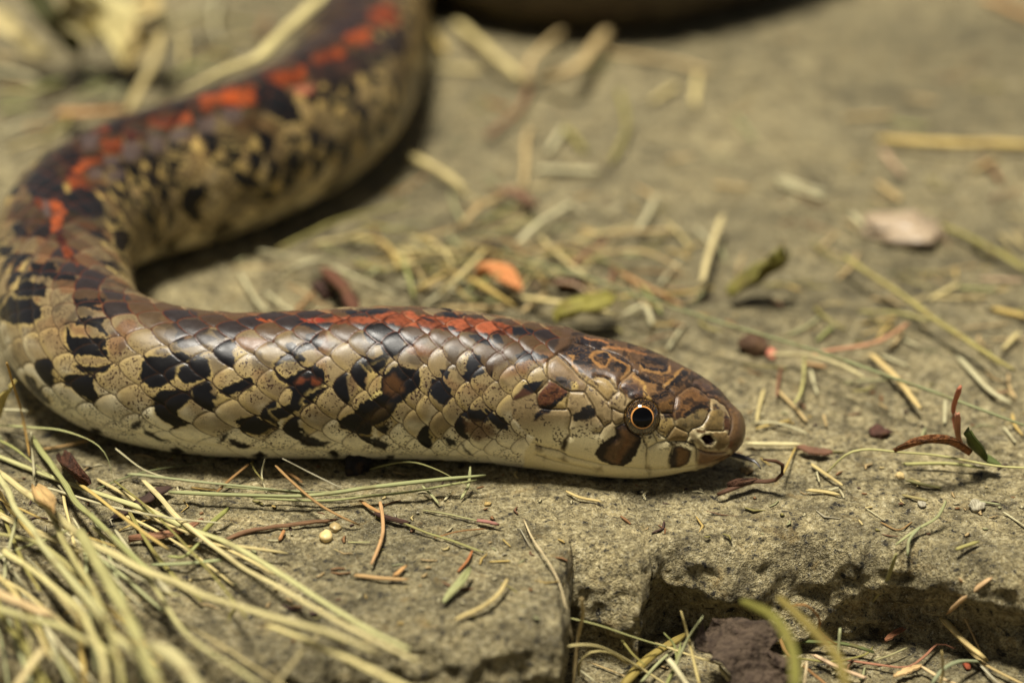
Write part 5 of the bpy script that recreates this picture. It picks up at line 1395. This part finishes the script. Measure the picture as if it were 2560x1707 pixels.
BACKGROUND = """
N 14 pale .3 100,365 300,410 480,425|N 13 pale .3 240,490 350,440 490,405|N 14 pale .3 500,450 640,530 830,590|N 14 olive .3 190,360 350,280 550,200 900,110|N 12 olive .2 640,220 900,270 980,290|N 20 straw .3 850,370 1210,382
N 16 straw .4 1315,368 1200,490 1075,585|N 20 tan .3 1180,235 1290,140 1425,60|N 13 gold .3 920,590 1020,540 1105,480|N 22 gold .4 1230,510 1320,580 1465,665|N 24 tan .2 1100,670 1400,672|N 22 straw .3 1500,610 1700,650 1985,702
N 20 red .3 1760,470 1950,320|N 18 tan .2 1830,290 2100,270 2310,260|N 18 pale .4 2130,255 2232,75|N 20 pale .3 1480,350 1600,230 1775,118|N 12 red .2 2000,440 1985,545|N 15 tan .3 1900,400 2150,380 2352,470|N 16 orange .2 2030,480 2300,625|N 13 pale .2 0,500 100,640 155,695
N 12 pale .2 140,590 290,695|N 14 rust .2 290,690 385,590|N 18 pale .2 2050,700 2160,660 2200,760|N 14 straw .2 700,330 900,420 1000,560|N 14 green .3 860,390 900,520 940,620|N 12 green .3 1180,610 1330,520 1560,480|N 13 straw .2 1130,420 1280,440 1400,420
N 15 gold .2 540,300 760,330 860,470|N 13 tan .3 1420,430 1650,360 1830,360|N 12 pink .2 1560,560 1760,545 1880,600|N 14 straw .2 1600,300 1720,420 1900,560|N 12 green .2 620,410 760,470 900,430|N 14 pale .2 1000,640 1120,560 1180,520|N 16 straw .2 380,330 560,300 700,260
N 12 pale .2 2250,540 2352,420|N 14 green .2 2150,560 2250,700|N 16 tan .2 1640,590 1500,690|N 12 straw .3 930,300 1080,370 1150,470
P 28 pale .1 535,630 755,636|P 34 straw .3 220,90 330,180 445,285|P 24 tan .5 470,310 500,220 615,108|P 40 tan .5 555,292 650,262 795,108|P 15 red .2 330,503 420,430 470,370 490,300|P 18 tan .2 482,480 468,685|P 26 straw .2 25,578 120,622 225,695|P 26 pale .1 1428,668 1595,722
P 34 gold .2 1820,530 2100,535 2380,542|P 22 straw .1 960,370 1042,318|P 22 straw .1 1122,278 1108,392|P 22 tan .1 780,190 1000,220 1155,262|P 16 olive .2 830,330 850,480 800,605|P 20 pink .1 1818,568 1895,655|P 18 tan .1 1190,690 1310,700|P 24 gold .2 110,90 170,190|P 18 straw .1 100,250 300,262
P 22 tan .1 1810,690 1880,750|P 16 gg .1 1270,430 1330,520|P 20 tan .1 1690,440 1840,430|P 16 green .1 1860,460 1990,470|P 22 olive .1 620,470 700,560|P 18 pale .1 560,560 620,470|P 20 tan .1 2160,640 2250,600|P 18 brown .1 2190,600 2270,690|P 22 orange .2 2200,-10 2400,70|P 20 rust .1 330,380 410,400|P 18 green .1 640,250 780,230
M 22 pale .1 690,10 960,105|M 18 pale .1 1125,200 1245,312|M 20 olive .2 1680,270 1950,390 2180,545|M 22 gold .1 1995,760 2190,805|M 16 straw .2 2145,915 2045,1012|M 16 pale .1 1775,1070 1950,1250 2085,1335|M 14 tan .1 695,1258 860,1438|M 12 pale .1 1702,1318 1688,1442|M 13 green .1 1010,880 920,960|M 14 straw .1 1600,700 1780,610
M 14 green .1 1790,630 2000,660|M 13 pink .1 1920,580 2160,600|M 12 tan .1 1300,700 1420,740|M 11 pale .1 1450,960 1540,1000|M 12 pale .1 1300,1040 1480,1110|M 12 straw .1 600,1250 560,1440|M 10 gold .1 560,1480 760,1430|M 10 red .2 700,1120 680,1290|M 12 pale .1 20,1000 130,860|M 12 gg .1 180,720 260,620|M 11 rust .1 380,840 450,880|M 12 orange .1 860,1090 980,1110
M 10 pale .1 540,1440 700,1450 860,1510|M 11 pale .1 880,1130 930,1280|M 9 tan .1 960,1400 980,1470|M 12 orange .1 0,700 110,740|M 9 gg .1 1580,1480 1540,1568|M 9 pale .1 2050,1480 2120,1568|M 8 tan .1 1300,1330 1350,1360|M 12 pale .1 200,280 320,420
Q 38 orange .3 395,740 600,735 810,728|Q 26 pale .2 -20,455 120,480 260,530|Q 20 green .3 -20,640 200,600 420,520|Q 18 gg .3 620,590 740,620 800,560|Q 18 pale .8 1060,190 1250,90 1420,-40|Q 16 straw .8 1180,190 1200,420|Q 18 tan .4 1260,360 1400,350 1560,400|Q 16 brown .5 1700,220 1760,80|Q 20 tan .2 -20,350 140,400 300,420
Q 20 olive .3 300,900 420,820 470,740|Q 16 pale .3 -20,880 160,800 320,780|Q 14 straw .3 60,980 180,930 300,900|Q 18 green .3 500,640 640,560 720,540|Q 14 orange .3 180,830 330,820|Q 20 olive .5 1060,120 1350,130 1660,150|Q 18 straw .5 1420,300 1560,250 1700,260|Q 16 pale .5 1420,-20 1400,160 1440,300|Q 22 green .4 1100,500 1260,440 1500,330
Q 16 tan .2 0,560 180,580 380,600|Q 18 gg .2 560,480 700,500|Q 20 green .2 20,720 200,700"""
for ent in BACKGROUND.replace("\n", "|").split("|"):
    if ent.strip():
        cr, w, c, z, rest = ent.strip().split(" ", 4)
        blade("straw", cr, rest, float(w) * .82, c, describe(pts(cr, rest), float(w), c, "straw"), 'straw', [float(z) * .4, float(z), float(z) * .5], group=GB)
# the pale stalk and withered leaves behind the far loop
blade("grass_stalk", 'Q', "1180,590 1450,460 1700,360 1900,180 2080,0 2220,-140", 36, (204, 186, 126), "thick pale stalk leaning on the snake's far loop", 'grass stalk', [1.6, 2.0, 2.3, 2.5], taper='both')
leaf("withered_leaf", 'Q', "300,-140 520,0 660,120 740,260 800,450", 130, (176, 164, 112), "large pale yellow withered leaf standing behind the far loop", z=[1.7, 1.4, 1.0, .7, .3], curl=.5, crinkle=.5, jag=.5)
leaf("withered_leaf", 'Q', "980,-120 960,40 920,170 860,300 810,450", 84, (186, 166, 112), "folded pale withered leaf beside the large one", z=[1.8, 1.5, 1.1, .8, .4], curl=-.35, crinkle=.7)
blade("leaf_stalk", 'Q', "980,-20 1045,160 1010,380 920,560 840,720", 26, (178, 158, 104), "bent pale stalk of the withered leaves", 'stalk', [1.4, 1.1, .8, .4, .15])
leaf("withered_leaf", 'Q', "-80,60 60,150 180,240 340,360", 96, (188, 172, 122), "pale withered leaf lying in the far corner", z=[1.2, 1.0, .7, .3], curl=-.4, crinkle=.8)
leaf("withered_leaf", 'Q', "180,-60 260,120 380,260 510,400", 70, (58, 58, 22), "dark olive leaf shape standing in for deep shadow in the far corner", z=[1.6, 1.3, .9, .3], curl=.9, crinkle=.5)  # dark leaf-shaped sheet put where there is only deep shadow
leaf("withered_leaf", 'Q', "420,-60 480,100 560,210 660,240", 76, (172, 158, 108), "dull yellow withered leaf between the large one and the dark olive shadow leaf", z=[1.4, 1.1, .8, .5], curl=-.4, crinkle=.8)
# scattered bits too alike to tell apart
rs = random.Random(5)
FINE = []
cnt = 0
while cnt < 70:
    px_, py_ = rs.uniform(330, 2560), rs.uniform(60, 1000)
    if px_ < 1150 and py_ < 640 and not (px_ > 1080): continue
    if py_ > 700 and px_ < 1500: continue
    if py_ > 820 and px_ < 1760: continue
    dens = math.exp(-((px_ - 1250) / 600) ** 2 - ((py_ - 640) / 200) ** 2) + .35
    if rs.random() > dens: continue
    cc_ = rs.choice(['straw', 'gold', 'tan', 'green', 'gg', 'olive', 'pale', 'tan', 'rust', 'brown'])
    ln_, an = rs.uniform(25, 80), rs.uniform(-.9, .9)
    dx, dy = ln_ * math.cos(an), ln_ * math.sin(an) * .6
    blade("straw", 'o', f"{px_-dx/2},{py_-dy/2} {px_+rs.uniform(-8,8)},{py_+rs.uniform(-6,6)} {px_+dx/2},{py_+dy/2}", rs.uniform(4, 9),
          cc_, None, z=[.05, rs.uniform(.05, .2)], n=7, collect=FINE)
    cnt += 1

for k in range(100):                                      # the denser drift of straw behind the neck
    px_, py_ = rs.gauss(1180, 260), rs.gauss(650, 75)
    if py_ > 745 or px_ < 640 or (px_ < 960 and py_ < 600) or px_ > 1750: continue
    ln_, an = rs.uniform(70, 190), rs.gauss(.1, .6)
    dx, dy = ln_ * math.cos(an), ln_ * math.sin(an) * .6
    cc_ = rs.choice(['straw', 'gold', 'tan', 'green', 'gg', 'olive', 'pale', 'straw', 'rust'])
    P_ = [(px_ - dx / 2, py_ - dy / 2), (px_ + rs.uniform(-14, 14), py_ + rs.uniform(-9, 9)), (px_ + dx / 2, py_ + dy / 2)]
    blade("straw", 'o', " ".join(f"{u:.0f},{v:.0f}" for u, v in P_), rs.uniform(4, 9), cc_, describe(np.array(P_), 8, cc_, 'straw'), 'straw', [.1, rs.uniform(.1, .4), .05], group=GB, n=9)
for k in range(75):                                      # faint small straws on the open stone beyond the head
    px_, py_ = rs.uniform(1500, 2580), rs.gauss(760, 190)
    if py_ < 420 or py_ > 1090 or (px_ < 1900 and py_ > 850): continue
    ln_, an = rs.uniform(35, 130), rs.gauss(.2, .8)
    dx, dy = ln_ * math.cos(an), ln_ * math.sin(an) * .6
    cc_ = rs.choice(['gold', 'tan', 'olive', 'olive', 'gg', 'tan', 'straw', 'brown'])
    P_ = [(px_ - dx / 2, py_ - dy / 2), (px_ + rs.uniform(-8, 8), py_ + rs.uniform(-6, 6)), (px_ + dx / 2, py_ + dy / 2)]
    blade("straw", 'o', " ".join(f"{u:.0f},{v:.0f}" for u, v in P_), rs.uniform(4, 9), cc_, None, z=[.03, rs.uniform(.03, .15), .03], n=7, collect=FINE)
_m, _nt3, _bs = new_mat("fine_litter")
_a3 = N(_nt3, "ShaderNodeAttribute", attribute_name="skin")
_nt3.links.new(_a3.outputs["Color"], _bs.inputs["Base Color"]); _bs.inputs["Roughness"].default_value = .75
_o, _fs = 0, []
for _v, _f, _c in FINE:
    _fs.append(_f + _o); _o += len(_v)
tag(mesh_obj("fine_straw", np.vstack([q[0] for q in FINE]), np.vstack(_fs), _m, col=np.vstack([np.repeat(q[2][None], len(q[0]), 0) for q in FINE]), smooth=False),
    "fine short straw bits strewn over the far stone", "litter", kind="stuff")
# uncounted crumbs and fibres: one mesh of tiny chips strewn over both stones
def crumbs(name, n, seed, label):
    r = random.Random(seed)
    V, F, C = [], [], []
    for _ in range(n):
        y = r.uniform(-10.5, 24) if r.random() < .55 else r.uniform(-10.5, -2)
        x = r.uniform(-1, 1) * (8.6 + .22 * max(0, y + 5))
        ly0 = float(lip_y(np.array([x]))[0])
        if ly0 - .5 < y < ly0 + .35: continue
        z = (LOW_Z + .02) if y < ly0 else float(ground_z(x, y))
        L_ = r.choice([.05, .07, .1, .16, .3]) * r.uniform(.6, 1.4)
        w_c = r.uniform(.014, .035)
        a = r.uniform(0, 6.28)
        d = np.array([math.cos(a), math.sin(a), r.uniform(-.1, .15)]); s_ = np.array([-math.sin(a), math.cos(a), 0])
        c0 = np.array([x, y, z + w_c * .6])
        b = len(V)
        bend = s_ * r.uniform(-.25, .25) * L_
        for k, t in enumerate((-.5, 0, .5)):
            m0 = c0 + d * L_ * t + bend * (1 - 4 * t * t)
            wk = w_c * (1 if t == 0 else .6)
            V += [m0 + s_ * wk, m0 + np.array([0, 0, wk * .7]), m0 - s_ * wk]
        for k in (0, 3):
            F += [(b + k, b + k + 1, b + k + 4, b + k + 3), (b + k + 1, b + k + 2, b + k + 5, b + k + 4), (b + k + 2, b + k, b + k + 3, b + k + 5)]
        cc = .72 * lin(COL[r.choice(['straw', 'pale', 'gold', 'tan', 'gg', 'rust', 'brown', 'dbrown', 'pale', 'grey', 'olive'])])
        C += [cc] * 9
    m, nt, bs = new_mat("crumbs")
    a_ = N(nt, "ShaderNodeAttribute", attribute_name="skin")
    nt.links.new(a_.outputs["Color"], bs.inputs["Base Color"]); bs.inputs["Roughness"].default_value = .8
    ob = mesh_obj(name, np.array(V), np.array(F), m, col=np.array(C))
    tag(ob, label, "litter", kind="stuff")
crumbs("straw_crumbs", 1100, 3, "tiny straw crumbs and fibres strewn over the stone")
